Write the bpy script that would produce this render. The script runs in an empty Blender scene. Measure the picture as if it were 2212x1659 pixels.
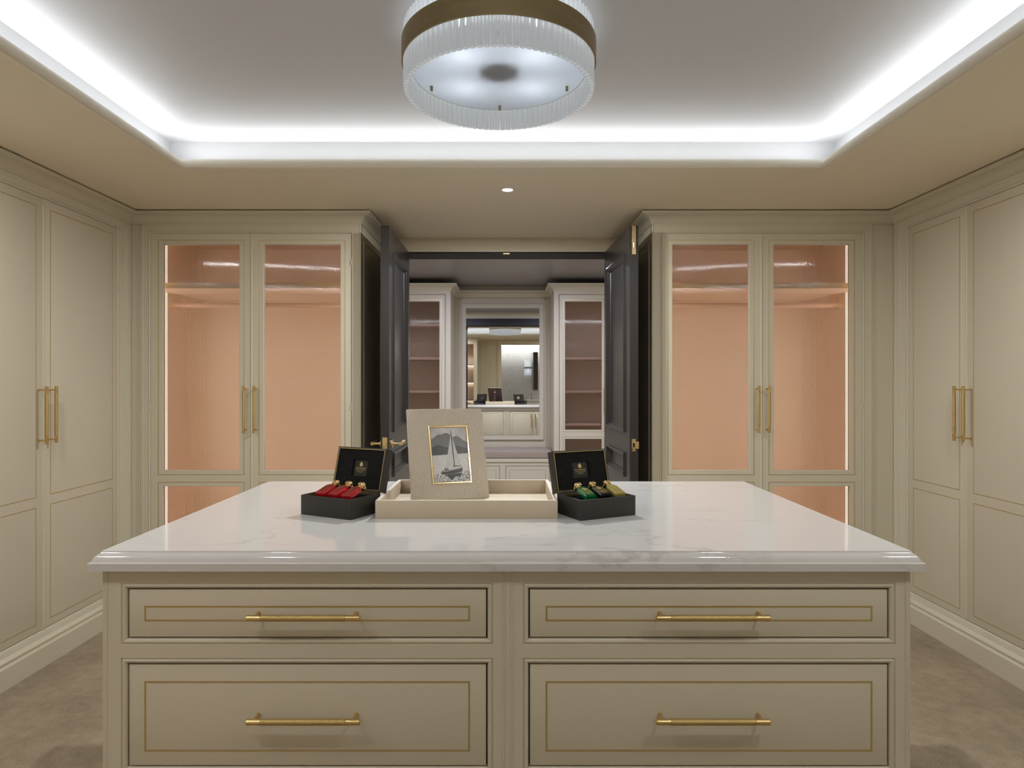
import bpy, bmesh, math, random
from mathutils import Matrix, Vector
R = math.radians
random.seed(7)
scene = bpy.context.scene
COL = scene.collection

# ------------------------------------------------------------------ camera, world, exposure
CAMZ = 1.35
cam_d = bpy.data.cameras.new('camera')
cam = bpy.data.objects.new('camera', cam_d)
COL.objects.link(cam)
cam.location = (0, 0, CAMZ)
cam.rotation_euler = (R(90), 0, 0)
cam_d.sensor_width = 36.0
cam_d.lens = 36.0 * 1392 / 2212
cam_d.shift_x = 12.0 / 2212
cam_d.shift_y = -2.5 / 2212
cam_d.clip_start = 0.02
scene.camera = cam
w = bpy.data.worlds.new('world')
scene.world = w
w.use_nodes = True
w.node_tree.nodes['Background'].inputs[0].default_value = (0.9, 0.93, 1.0, 1)
w.node_tree.nodes['Background'].inputs[1].default_value = 0.02
vs = scene.view_settings
vs.view_transform = 'Standard'
vs.look = 'None'
vs.exposure = 0.0
vs.gamma = 1.0
vs.use_curve_mapping = False
scene.cycles.sample_clamp_indirect = 4.0
scene.cycles.caustics_refractive = True
scene.cycles.max_bounces = 11
scene.cycles.diffuse_bounces = 6
scene.cycles.use_adaptive_sampling = True
scene.cycles.adaptive_threshold = 0.02
scene.cycles.transparent_max_bounces = 24


def area(name, loc, rot, sx, sy, power, col=(1, 1, 1), parent=None):
    d = bpy.data.lights.new(name, 'AREA')
    d.shape = 'RECTANGLE'
    d.size, d.size_y = sx, sy
    d.energy = power
    d.color = col
    o = bpy.data.objects.new(name, d)
    COL.objects.link(o)
    o.location = loc
    o.rotation_euler = rot
    if parent:
        o.parent = parent
    return o


# ceiling recess (opening edge of the bead) and its LED runs, lying in the trough behind the bead
CX0, CX1, CY0, CY1 = -1.53, 1.49, 1.25, 3.03
CEIL, RCEIL, TROUGH = 2.358, 2.524, 0.11
COVE_W, COVE_C = 1.45, (0.93, 0.97, 1.0)
cxm, cym = (CX0 + CX1) / 2, (CY0 + CY1) / 2
LZ, LO = 2.402, 0.06
area('cove_lamp', (cxm, CY1 + LO, LZ), (R(180 + 38), 0, 0), CX1 - CX0, 0.02, COVE_W * (CX1 - CX0), COVE_C)
area('cove_lamp', (cxm, CY0 - LO, LZ), (R(180 - 38), 0, 0), CX1 - CX0, 0.02, COVE_W * (CX1 - CX0), COVE_C)
area('cove_lamp', (CX0 - LO, cym, LZ), (0, R(180 + 38), 0), 0.02, CY1 - CY0, COVE_W * (CY1 - CY0), COVE_C)
area('cove_lamp', (CX1 + LO, cym, LZ), (0, R(180 - 38), 0), 0.02, CY1 - CY0, COVE_W * (CY1 - CY0), COVE_C)


# ------------------------------------------------------------------ materials
def lin(r, g, b):
    f = lambda c: (c / 255) / 12.92 if c / 255 <= 0.04045 else ((c / 255 + 0.055) / 1.055) ** 2.4
    return (f(r), f(g), f(b), 1)


class NT:
    def __init__(s, name):
        s.m = bpy.data.materials.new(name)
        s.m.use_nodes = True
        s.t = s.m.node_tree
        s.b = s.t.nodes['Principled BSDF']
        s.out = s.t.nodes['Material Output']

    def n(s, typ, **kw):
        nd = s.t.nodes.new(typ)
        for k, v in kw.items():
            if k.startswith('i_'):
                nd.inputs[int(k[2:])].default_value = v
            else:
                setattr(nd, k, v)
        return nd

    def l(s, a, ao, b, bi):
        s.t.links.new(a.outputs[ao], b.inputs[bi])

    def math(s, op, a, b=None, clamp=False):
        nd = s.t.nodes.new('ShaderNodeMath')
        nd.operation = op
        nd.use_clamp = clamp
        for i, v in enumerate((a, b)):
            if v is None:
                continue
            if isinstance(v, (int, float)):
                nd.inputs[i].default_value = v
            else:
                s.t.links.new(v, nd.inputs[i])
        return nd.outputs[0]


def simple(name, col, rough=0.5, metal=0.0, coat=0.0, bump=0.0, bscale=200, var=0.0, vscale=3.0, spec=0.5, stretch=None, trans=0.0, ior=1.45, emit=0.0):
    N = NT(name)
    b = N.b
    b.inputs['Base Color'].default_value = col
    b.inputs['Roughness'].default_value = rough
    b.inputs['Metallic'].default_value = metal
    b.inputs['Specular IOR Level'].default_value = spec
    b.inputs['Coat Weight'].default_value = coat
    b.inputs['Coat Roughness'].default_value = 0.08
    b.inputs['Transmission Weight'].default_value = trans
    b.inputs['IOR'].default_value = ior
    if emit:
        b.inputs['Emission Color'].default_value = col
        b.inputs['Emission Strength'].default_value = emit
    tc = N.n('ShaderNodeTexCoord')
    src, so = tc, 'Object'
    if stretch:
        mp = N.n('ShaderNodeMapping')
        mp.inputs['Scale'].default_value = stretch
        N.l(tc, 'Object', mp, 'Vector')
        src, so = mp, 0
    if var:
        nz = N.n('ShaderNodeTexNoise')
        nz.inputs['Scale'].default_value = vscale
        nz.inputs['Detail'].default_value = 6
        N.l(src, so, nz, 'Vector')
        mx = N.n('ShaderNodeMix', data_type='RGBA')
        mx.inputs[6].default_value = tuple(c * (1 - var) for c in col[:3]) + (1,)
        mx.inputs[7].default_value = tuple(min(1, c * (1 + var)) for c in col[:3]) + (1,)
        N.l(nz, 'Fac', mx, 0)
        N.l(mx, 2, b, 'Base Color')
    if bump:
        nb = N.n('ShaderNodeTexNoise')
        nb.inputs['Scale'].default_value = bscale
        nb.inputs['Detail'].default_value = 3
        N.l(src, so, nb, 'Vector')
        bp = N.n('ShaderNodeBump')
        bp.inputs['Strength'].default_value = bump
        bp.inputs['Distance'].default_value = 0.002
        N.l(nb, 'Fac', bp, 'Height')
        N.l(bp, 0, b, 'Normal')
    return N.m


def emission(name, col, strength):
    N = NT(name)
    e = N.n('ShaderNodeEmission')
    e.inputs[0].default_value = col
    e.inputs[1].default_value = strength
    N.l(e, 0, N.out, 'Surface')
    return N.m


M = {}
PAINT = (0.63, 0.583, 0.468, 1)
M['paint'] = simple('cream_paint', PAINT, 0.42, bump=0.03, bscale=300, var=0.015, vscale=2)
M['wallpaint'] = simple('cream_wall_paint', (0.62, 0.55, 0.41, 1), 0.7, bump=0.04, bscale=250, var=0.01)
M['ceil'] = simple('cream_ceiling_paint', (0.80, 0.725, 0.58, 1), 0.6, var=0.015, vscale=1)
M['recess'] = simple('white_ceiling_paint', (0.58, 0.58, 0.59, 1), 0.6)
M['beadpaint'] = simple('bead_paint', (0.82, 0.77, 0.66, 1), 0.5)
M['dark'] = simple('charcoal_lacquer', (0.034, 0.030, 0.029, 1), 0.30, bump=0.04, bscale=90, stretch=(1, 1, 0.05), spec=0.5)
M['brass'] = simple('brushed_brass', (0.72, 0.53, 0.24, 1), 0.28, metal=1.0, bump=0.05, bscale=300)
M['inlay'] = simple('brass_inlay', (0.56, 0.43, 0.20, 1), 0.40, metal=0.6)
M['antique'] = simple('antique_bronze', (0.30, 0.23, 0.125, 1), 0.36, metal=0.9, var=0.25, vscale=6, stretch=(1, 1, 8))
M['gold'] = simple('bright_gold', (0.86, 0.68, 0.36, 1), 0.16, metal=1.0)
M['goldline'] = simple('gold_trim', (0.62, 0.50, 0.22, 1), 0.3, metal=0.9)
M['goldprint'] = simple('gold_foil_print', (0.62, 0.47, 0.22, 1), 0.4, metal=0.55)
M['black'] = simple('black_card', (0.030, 0.028, 0.026, 1), 0.5, bump=0.03, bscale=400)
M['suede'] = simple('black_suede', (0.014, 0.0135, 0.013, 1), 0.95, var=0.5, vscale=45, spec=0.1)
M['velvet'] = simple('black_plush', (0.008, 0.008, 0.009, 1), 0.9, spec=0.1)
M['plate'] = simple('black_plate', (0.012, 0.011, 0.011, 1), 0.45)
M['interior'] = simple('peach_veneer', (0.74, 0.565, 0.42, 1), 0.5, var=0.06, vscale=4, stretch=(4, 4, 0.5))
M['shelfwood'] = simple('oak_edge', (0.50, 0.33, 0.16, 1), 0.45, var=0.3, vscale=14, stretch=(0.6, 8, 30))
M['rail'] = simple('peach_leather_rail', (0.60, 0.40, 0.28, 1), 0.35)
M['led'] = emission('led_white', (1.0, 0.93, 0.86, 1), 12.0)
M['led_hid'] = emission('led_warm_white', (1.0, 0.92, 0.84, 1), 37.0)
M['led_cool'] = emission('led_cool_white', (0.92, 0.97, 1.0, 1), 5.0)
M['bulb'] = emission('bulb_glow', (0.95, 0.98, 1.0, 1), 26.0)
M['downled'] = emission('downlight_glow', (1.0, 0.93, 0.85, 1), 12.0)
M['white'] = simple('white_trim', (0.8, 0.8, 0.78, 1), 0.4)
M['dadlining'] = simple('dark_lining', (0.009, 0.009, 0.010, 1), 0.6)
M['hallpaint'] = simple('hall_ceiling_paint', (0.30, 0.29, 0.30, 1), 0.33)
M['leather'] = simple('taupe_leather', (0.36, 0.30, 0.25, 1), 0.42, bump=0.15, bscale=160, var=0.05)
M['tray'] = simple('beige_shagreen', (0.60, 0.515, 0.39, 1), 0.55, bump=0.5, bscale=420, var=0.08, vscale=300)
M['trayrim'] = simple('pale_beige_rim', (0.68, 0.62, 0.51, 1), 0.5)
M['framedge'] = simple('dark_brown_card', (0.035, 0.018, 0.016, 1), 0.6)
M['red_edge'] = simple('brown_edge', (0.22, 0.11, 0.07, 1), 0.6)
M['red'] = simple('red_glass', (0.80, 0.02, 0.04, 1), 0.04, coat=0.3, trans=0.75)
M['green'] = simple('green_glass', (0.0, 0.30, 0.10, 1), 0.04, coat=0.3, trans=0.75)
M['blackglass'] = simple('black_glass', (0.006, 0.006, 0.007, 1), 0.06, coat=0.6)
M['amber'] = simple('gold_glass', (0.46, 0.37, 0.12, 1), 0.10, coat=0.6, metal=0.35)
M['reddark'] = simple('dark_red_engraving', (0.22, 0.05, 0.03, 1), 0.3, metal=0.4)
M['olive'] = simple('olive_engraving', (0.40, 0.34, 0.10, 1), 0.3, metal=0.5)
M['mirror'] = simple('silvered_mirror', (0.93, 0.94, 0.94, 1), 0.0, metal=1.0)
M['bathwhite'] = simple('white_vanity', (0.75, 0.74, 0.72, 1), 0.3)
M['walnut'] = simple('dark_walnut', (0.09, 0.055, 0.035, 1), 0.4, var=0.3, vscale=8, stretch=(1, 1, 8))
M['smoke'] = simple('smoked_panel', (0.05, 0.05, 0.042, 1), 0.12)
M['copper'] = simple('rose_copper', (0.55, 0.25, 0.16, 1), 0.2, metal=1)
M['hub'] = simple('grey_hub', (0.18, 0.18, 0.19, 1), 0.5)


def brass_knurl():
    N = NT('knurled_brass')
    b = N.b
    b.inputs['Base Color'].default_value = (0.56, 0.415, 0.17, 1)
    b.inputs['Metallic'].default_value = 0.95
    b.inputs['Roughness'].default_value = 0.42
    tc = N.n('ShaderNodeTexCoord')
    ck = N.n('ShaderNodeTexVoronoi')
    ck.inputs['Scale'].default_value = 700
    N.l(tc, 'Object', ck, 'Vector')
    bp = N.n('ShaderNodeBump')
    bp.inputs['Strength'].default_value = 0.5
    bp.inputs['Distance'].default_value = 0.001
    N.l(ck, 'Distance', bp, 'Height')
    N.l(bp, 0, b, 'Normal')
    return N.m


M['knurl'] = brass_knurl()


def carpet():
    N = NT('beige_carpet')
    tc = N.n('ShaderNodeTexCoord')
    n1 = N.n('ShaderNodeTexNoise')
    n1.inputs['Scale'].default_value = 3.2
    n1.inputs['Detail'].default_value = 5
    n1.inputs['Roughness'].default_value = 0.65
    n2 = N.n('ShaderNodeTexNoise')
    n2.inputs['Scale'].default_value = 260
    n2.inputs['Detail'].default_value = 4
    n3 = N.n('ShaderNodeTexNoise')
    n3.inputs['Scale'].default_value = 22
    for n in (n1, n2, n3):
        N.l(tc, 'Object', n, 'Vector')
    a = N.math('MULTIPLY', n1.outputs['Fac'], 0.6)
    c = N.math('MULTIPLY', n2.outputs['Fac'], 1.1)
    d = N.math('MULTIPLY', n3.outputs['Fac'], 0.3)
    s = N.math('ADD', N.math('ADD', a, c), d)
    s = N.math('SUBTRACT', s, 0.5)
    cr = N.n('ShaderNodeValToRGB')
    cr.color_ramp.elements[0].color = (0.22, 0.176, 0.122, 1)
    cr.color_ramp.elements[1].color = (0.50, 0.42, 0.31, 1)
    cr.color_ramp.elements[0].position = 0.2
    cr.color_ramp.elements[1].position = 0.8
    N.t.links.new(s, cr.inputs[0])
    N.l(cr, 0, N.b, 'Base Color')
    N.b.inputs['Roughness'].default_value = 1.0
    N.b.inputs['Specular IOR Level'].default_value = 0.05
    bp = N.n('ShaderNodeBump')
    bp.inputs['Strength'].default_value = 0.9
    bp.inputs['Distance'].default_value = 0.006
    N.l(n2, 'Fac', bp, 'Height')
    N.l(bp, 0, N.b, 'Normal')
    return N.m


M['carpet'] = carpet()


def marble(name, base, vein, strength, scale, rough):
    N = NT(name)
    tc = N.n('ShaderNodeTexCoord')
    mp = N.n('ShaderNodeMapping')
    mp.inputs['Rotation'].default_value = (0.3, 0.2, R(28))
    mp.inputs['Scale'].default_value = (1.0, 2.3, 1.6)
    N.l(tc, 'Object', mp, 'Vector')
    dn = N.n('ShaderNodeTexNoise')
    dn.inputs['Scale'].default_value = 5.0 * scale
    dn.inputs['Detail'].default_value = 8
    dn.inputs['Roughness'].default_value = 0.65
    N.l(mp, 0, dn, 'Vector')
    va = N.n('ShaderNodeVectorMath', operation='SCALE')
    va.inputs['Scale'].default_value = 0.30
    N.l(dn, 'Color', va, 0)
    ad = N.n('ShaderNodeVectorMath', operation='ADD')
    N.l(mp, 0, ad, 0)
    N.l(va, 0, ad, 1)
    nz = N.n('ShaderNodeTexNoise')
    nz.inputs['Scale'].default_value = 1.7 * scale
    nz.inputs['Detail'].default_value = 3
    N.l(ad, 0, nz, 'Vector')
    v = N.math('ABSOLUTE', N.math('SUBTRACT', nz.outputs['Fac'], 0.5))
    v = N.math('SUBTRACT', 1.0, N.math('MULTIPLY', v, 55.0), True)
    mk = N.n('ShaderNodeTexNoise')
    mk.inputs['Scale'].default_value = 2.6 * scale
    N.l(tc, 'Object', mk, 'Vector')
    mask = N.math('MULTIPLY', N.math('SUBTRACT', mk.outputs['Fac'], 0.42), 4.0, True)
    v = N.math('MULTIPLY', N.math('MULTIPLY', v, mask), strength)
    cl = N.math('MULTIPLY', N.math('SUBTRACT', dn.outputs['Fac'], 0.5, True), strength * 0.15)
    v = N.math('ADD', v, cl, True)
    mx = N.n('ShaderNodeMix', data_type='RGBA')
    mx.inputs[6].default_value = base
    mx.inputs[7].default_value = vein
    N.t.links.new(v, mx.inputs[0])
    N.l(mx, 2, N.b, 'Base Color')
    N.b.inputs['Roughness'].default_value = rough
    N.b.inputs['Specular IOR Level'].default_value = 0.5
    return N.m


M['quartz'] = marble('white_quartz', (0.635, 0.63, 0.625, 1), (0.34, 0.31, 0.29, 1), 0.42, 1.0, 0.07)
M['marble'] = marble('grey_marble', (0.66, 0.65, 0.63, 1), (0.33, 0.31, 0.28, 1), 0.9, 1.6, 0.25)


def reeded():
    N = NT('reeded_glass')
    b = N.b
    b.inputs['Base Color'].default_value = (0.97, 0.95, 0.95, 1)
    b.inputs['Roughness'].default_value = 0.05
    b.inputs['Transmission Weight'].default_value = 1.0
    b.inputs['IOR'].default_value = 1.45
    return N.m


M['reeded'] = reeded()


def frosted(name, tr, rough, col, transp, glow=0.0):
    # frosted tube glass: lets light through diffusely, keeps a glossy skin
    N = NT(name)
    t = N.t
    tl = N.n('ShaderNodeBsdfTranslucent')
    tl.inputs[0].default_value = col
    df = N.n('ShaderNodeBsdfDiffuse')
    df.inputs[0].default_value = col
    m1 = N.n('ShaderNodeMixShader')
    m1.inputs[0].default_value = tr
    N.l(df, 0, m1, 1)
    N.l(tl, 0, m1, 2)
    tp = N.n('ShaderNodeBsdfTransparent')
    m2 = N.n('ShaderNodeMixShader')
    m2.inputs[0].default_value = transp
    N.l(m1, 0, m2, 1)
    N.l(tp, 0, m2, 2)
    gl = N.n('ShaderNodeBsdfGlossy')
    gl.inputs['Roughness'].default_value = rough
    fr = N.n('ShaderNodeFresnel')
    fr.inputs[0].default_value = 1.45
    m3 = N.n('ShaderNodeMixShader')
    N.l(fr, 0, m3, 0)
    N.l(m2, 0, m3, 1)
    N.l(gl, 0, m3, 2)
    if glow:  # faint emission stands in for lamp light carried through the rods
        em = N.n('ShaderNodeEmission')
        em.inputs[0].default_value = (0.86, 0.94, 1.0, 1)
        em.inputs[1].default_value = glow
        ad = N.n('ShaderNodeAddShader')
        N.l(m3, 0, ad, 0)
        N.l(em, 0, ad, 1)
        N.l(ad, 0, N.out, 'Surface')
    else:
        N.l(m3, 0, N.out, 'Surface')
    return N.m


M['rod'] = frosted('frosted_glass_rod', 0.5, 0.15, (0.96, 0.98, 1.0, 1), 0.25, 0.09)
M['rodend'] = frosted('ground_rod_end', 0.5, 0.5, (0.80, 0.80, 0.80, 1), 0.1, 0.22)
M['diffuser'] = frosted('opal_diffuser', 0.6, 0.4, (0.50, 0.54, 0.60, 1), 0.0)


def weave():
    # woven concentric diamonds, two thread tones
    N = NT('diamond_weave_fabric')
    tc = N.n('ShaderNodeTexCoord')
    sp = N.n('ShaderNodeSeparateXYZ')
    N.l(tc, 'Object', sp, 0)
    T = 0.098
    wob = N.n('ShaderNodeTexNoise')
    wob.inputs['Scale'].default_value = 120
    N.l(tc, 'Object', wob, 'Vector')
    wv = N.math('MULTIPLY', N.math('SUBTRACT', wob.outputs['Fac'], 0.5), 0.05)

    def tri(o):
        f = N.math('FRACT', N.math('ADD', N.math('DIVIDE', o, T), 50.0))
        return N.math('ABSOLUTE', N.math('SUBTRACT', f, 0.5))
    d = N.math('ADD', N.math('ADD', tri(sp.outputs['X']), tri(sp.outputs['Z'])), wv)
    st = N.math('FRACT', N.math('MULTIPLY', d, 17.0))
    st = N.math('ABSOLUTE', N.math('SUBTRACT', st, 0.5))
    fac = N.math('MULTIPLY', N.math('SUBTRACT', st, 0.13), 9.0, True)
    n2 = N.n('ShaderNodeTexNoise')
    n2.inputs['Scale'].default_value = 700
    N.l(tc, 'Object', n2, 'Vector')
    fac = N.math('MULTIPLY', fac, N.math('ADD', N.math('MULTIPLY', n2.outputs['Fac'], 0.7), 0.55), True)
    mx = N.n('ShaderNodeMix', data_type='RGBA')
    mx.inputs[6].default_value = (0.24, 0.19, 0.135, 1)
    mx.inputs[7].default_value = (0.86, 0.79, 0.68, 1)
    N.t.links.new(fac, mx.inputs[0])
    N.l(mx, 2, N.b, 'Base Color')
    N.b.inputs['Roughness'].default_value = 0.85
    bp = N.n('ShaderNodeBump')
    bp.inputs['Strength'].default_value = 0.4
    bp.inputs['Distance'].default_value = 0.001
    N.t.links.new(fac, bp.inputs['Height'])
    N.l(bp, 0, N.b, 'Normal')
    return N.m


M['weave'] = weave()


def print_mat(name, a, b, scale, contrast=1.0, stretch=(1, 1, 1)):
    N = NT(name)
    tc = N.n('ShaderNodeTexCoord')
    mp = N.n('ShaderNodeMapping')
    mp.inputs['Scale'].default_value = stretch
    N.l(tc, 'Object', mp, 'Vector')
    nz = N.n('ShaderNodeTexNoise')
    nz.inputs['Scale'].default_value = scale
    nz.inputs['Detail'].default_value = 4
    N.l(mp, 0, nz, 'Vector')
    f = N.math('ADD', N.math('MULTIPLY', N.math('SUBTRACT', nz.outputs['Fac'], 0.5), contrast), 0.5, True)
    mx = N.n('ShaderNodeMix', data_type='RGBA')
    mx.inputs[6].default_value = (a, a, a, 1)
    mx.inputs[7].default_value = (b, b, b, 1)
    N.t.links.new(f, mx.inputs[0])
    N.l(mx, 2, N.b, 'Base Color')
    N.b.inputs['Roughness'].default_value = 0.3
    return N.m


M['ph_sky'] = print_mat('print_sky', 0.32, 0.72, 14, 2.0)
M['ph_far'] = print_mat('print_far_hills', 0.13, 0.20, 30)
M['ph_near'] = print_mat('print_near_hills', 0.045, 0.08, 40)
M['ph_sea'] = print_mat('print_sea', 0.40, 0.85, 380, 2.5, (1, 1, 2.2))
M['ph_sea2'] = print_mat('print_choppy_sea', 0.03, 0.85, 330, 4.5, (1, 1, 1.8))
M['ph_sail'] = print_mat('print_sail', 0.50, 0.62, 60)
M['ph_dark'] = print_mat('print_hull', 0.012, 0.03, 60)
M['ph_deck'] = print_mat('print_deck', 0.25, 0.40, 60)


# ------------------------------------------------------------------ mesh helpers
class MB:
    def __init__(s):
        s.v, s.f, s.mi, s.cur = [], [], [], 0

    def m(s, i):
        s.cur = i
        return s

    def face(s, pts):
        n = len(s.v)
        s.v += [tuple(p) for p in pts]
        s.f.append(tuple(range(n, n + len(pts))))
        s.mi.append(s.cur)

    def idx(s, pts):
        n = len(s.v)
        s.v += [tuple(p) for p in pts]
        return list(range(n, n + len(pts)))

    def fi(s, ids):
        s.f.append(tuple(ids))
        s.mi.append(s.cur)

    def box(s, x0, x1, y0, y1, z0, z1, c=0.0):
        x0, x1 = min(x0, x1), max(x0, x1)
        y0, y1 = min(y0, y1), max(y0, y1)
        z0, z1 = min(z0, z1), max(z0, z1)
        if c <= 0:
            i = s.idx([(x, y, z) for z in (z0, z1) for y in (y0, y1) for x in (x0, x1)])
            for q in ((0, 2, 3, 1), (4, 5, 7, 6), (0, 1, 5, 4), (2, 6, 7, 3), (0, 4, 6, 2), (1, 3, 7, 5)):
                s.fi([i[k] for k in q])
            return s
        bm = bmesh.new()
        bmesh.ops.create_cube(bm, size=1)
        for v in bm.verts:
            v.co = Vector(((x0 + x1) / 2 + v.co.x * (x1 - x0), (y0 + y1) / 2 + v.co.y * (y1 - y0), (z0 + z1) / 2 + v.co.z * (z1 - z0)))
        bmesh.ops.bevel(bm, geom=bm.edges[:], offset=c, segments=2, profile=0.5, affect='EDGES')
        s.add_bm(bm)
        return s

    def add_bm(s, bm, mat=None):
        n = len(s.v)
        bm.verts.index_update()
        for v in bm.verts:
            s.v.append(tuple(mat @ v.co if mat else v.co))
        for f in bm.faces:
            s.f.append(tuple(n + v.index for v in f.verts))
            s.mi.append(s.cur)
        bm.free()

    def ring(s, x0, x1, z0, z1, prof):
        """rectangular mitred moulding; prof = [(inset, y)]"""
        loops = [s.idx([(x0 + a, y, z0 + a), (x1 - a, y, z0 + a), (x1 - a, y, z1 - a), (x0 + a, y, z1 - a)]) for a, y in prof]
        for a, b in zip(loops, loops[1:]):
            for k in range(4):
                s.fi((a[k], a[(k + 1) % 4], b[(k + 1) % 4], b[k]))
        return s

    def board(s, x0, x1, z0, z1, holes, y=0.0):
        xs = sorted({x0, x1, *[h[0] for h in holes], *[h[1] for h in holes]})
        zs = sorted({z0, z1, *[h[2] for h in holes], *[h[3] for h in holes]})
        for a, b in zip(xs, xs[1:]):
            for c, d in zip(zs, zs[1:]):
                mx, mz = (a + b) / 2, (c + d) / 2
                if any(h[0] < mx < h[1] and h[2] < mz < h[3] for h in holes):
                    continue
                s.face([(a, y, c), (b, y, c), (b, y, d), (a, y, d)])
        return s

    def tube(s, p0, p1, r0, r1=None, n=14, cap=True):
        p0, p1 = Vector(p0), Vector(p1)
        r1 = r0 if r1 is None else r1
        d = (p1 - p0).normalized()
        a = d.orthogonal().normalized()
        b = d.cross(a)
        A = s.idx([p0 + (a * math.cos(t) + b * math.sin(t)) * r0 for t in [2 * math.pi * k / n for k in range(n)]])
        B = s.idx([p1 + (a * math.cos(t) + b * math.sin(t)) * r1 for t in [2 * math.pi * k / n for k in range(n)]])
        for k in range(n):
            s.fi((A[k], A[(k + 1) % n], B[(k + 1) % n], B[k]))
        if cap:
            s.fi(A[::-1])
            s.fi(B)
        return s

    def lathe(s, prof, n=24, c=(0, 0, 0), closed=False):
        loops = [s.idx([(c[0] + r * math.cos(2 * math.pi * k / n), c[1] + r * math.sin(2 * math.pi * k / n), c[2] + z) for k in range(n)]) for r, z in prof]
        pr = list(zip(loops, loops[1:]))
        if closed:
            pr.append((loops[-1], loops[0]))
        for a, b in pr:
            for k in range(n):
                s.fi((a[k], a[(k + 1) % n], b[(k + 1) % n], b[k]))
        return s

    def prism(s, poly, d0, d1, axis='y'):
        f = {'y': lambda p, d: (p[0], d, p[1]), 'z': lambda p, d: (p[0], p[1], d), 'x': lambda p, d: (d, p[0], p[1])}[axis]
        A = s.idx([f(p, d0) for p in poly])
        B = s.idx([f(p, d1) for p in poly])
        n = len(poly)
        s.fi(A)
        s.fi(B[::-1])
        for k in range(n):
            s.fi((A[k], B[k], B[(k + 1) % n], A[(k + 1) % n]))
        return s

    def sweep(s, path, prof, side=1, closed=False):
        """plan path [(x,y)], prof [(offset to the right*side, z)], mitred"""
        n = len(path)
        P = [Vector(p) for p in path]
        offs = []
        for i in range(n):
            def nrm(a, b):
                d = (b - a).normalized()
                return Vector((d.y, -d.x)) * side
            if closed:
                n0, n1 = nrm(P[i - 1], P[i]), nrm(P[i], P[(i + 1) % n])
            else:
                n0 = nrm(P[i - 1], P[i]) if i > 0 else None
                n1 = nrm(P[i], P[i + 1]) if i < n - 1 else None
                n0 = n0 or n1
                n1 = n1 or n0
            m = n0 + n1
            offs.append(m / (m.dot(n0)))
        rings = [s.idx([(P[i].x + offs[i].x * o, P[i].y + offs[i].y * o, z) for o, z in prof]) for i in range(n)]
        pr = list(zip(rings, rings[1:])) + ([(rings[-1], rings[0])] if closed else [])
        for a, b in pr:
            for k in range(len(prof) - 1):
                s.fi((a[k], a[k + 1], b[k + 1], b[k]))
        if not closed:
            s.fi(rings[0])
            s.fi(rings[-1][::-1])
        return s

    def build(s, name, mats, parent=None, mat=None, smooth=None, merge=True, label=None):
        me = bpy.data.meshes.new(name)
        vv = [tuple(mat @ Vector(p)) for p in s.v] if mat else s.v
        me.from_pydata(vv, [], s.f)
        for p, i in zip(me.polygons, s.mi):
            p.material_index = i
        for k in (mats if isinstance(mats, (list, tuple)) else [mats]):
            me.materials.append(M[k])
        bm = bmesh.new()
        bm.from_mesh(me)
        if merge:
            bmesh.ops.remove_doubles(bm, verts=bm.verts[:], dist=1e-6)
        bmesh.ops.recalc_face_normals(bm, faces=bm.faces[:])
        bm.to_mesh(me)
        bm.free()
        if smooth is not None:
            me.polygons.foreach_set('use_smooth', [True] * len(me.polygons))
            me.set_sharp_from_angle(angle=R(smooth))
        o = bpy.data.objects.new(name, me)
        COL.objects.link(o)
        if parent:
            o.parent = parent
        if label:
            o['label'] = label
        return o


def empty(name, loc, rotz=0.0):
    o = bpy.data.objects.new(name, None)
    o.empty_display_size = 0.1
    COL.objects.link(o)
    o.location = loc
    o.rotation_euler = (0, 0, R(rotz))
    return o


def tag(o, label, cat, group=None):
    o['label'] = label
    o['category'] = cat
    if group:
        o['group'] = group
    return o


def struct(o):
    o['kind'] = 'structure'
    return o


# ------------------------------------------------------------------ the setting
XL, XR = -2.22, 2.29          # front planes of the side wardrobes
YF = 3.81                     # front plane of the glazed wardrobes
YW, YW2 = 4.49, 4.69          # wall with the double doorway
UIN = 0.86                    # inner side of glazed wardrobes
YM = 7.45                     # mirror wall of the second room
YB = -0.15                    # wall behind the camera

b = MB().box(-3.0, 3.1, -2.6, 8.2, -0.06, 0.0)
struct(b.build('floor', 'carpet'))

# perimeter ceiling with the recess opening
b = MB()
XS = [-2.95, CX0, CX1, 3.05]
YS = [YB - 0.1, CY0, CY1, YW]
for i in range(3):
    for j in range(3):
        if i == 1 and j == 1:
            continue
        b.face([(XS[i], YS[j], CEIL), (XS[i + 1], YS[j], CEIL), (XS[i + 1], YS[j + 1], CEIL), (XS[i], YS[j + 1], CEIL)])
ceil = struct(b.build('ceiling', 'ceil'))
# raised recess: trough floor, walls, white ceiling
b = MB()
ox0, ox1, oy0, oy1 = CX0 - TROUGH, CX1 + TROUGH, CY0 - TROUGH, CY1 + TROUGH
b.face([(ox0, oy0, RCEIL), (ox1, oy0, RCEIL), (ox1, oy1, RCEIL), (ox0, oy1, RCEIL)])
loop = [(ox0, oy0), (ox1, oy0), (ox1, oy1), (ox0, oy1)]
for k in range(4):
    a, c = loop[k], loop[(k + 1) % 4]
    b.face([(*a, 2.372), (*c, 2.372), (*c, RCEIL), (*a, RCEIL)])
inn = [(CX0, CY0), (CX1, CY0), (CX1, CY1), (CX0, CY1)]
for k in range(4):
    a, c, d, e = loop[k], loop[(k + 1) % 4], inn[(k + 1) % 4], inn[k]
    b.face([(*a, 2.372), (*c, 2.372), (*d, 2.372), (*e, 2.372)])
struct(b.build('ceiling_recess', 'recess'))
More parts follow.
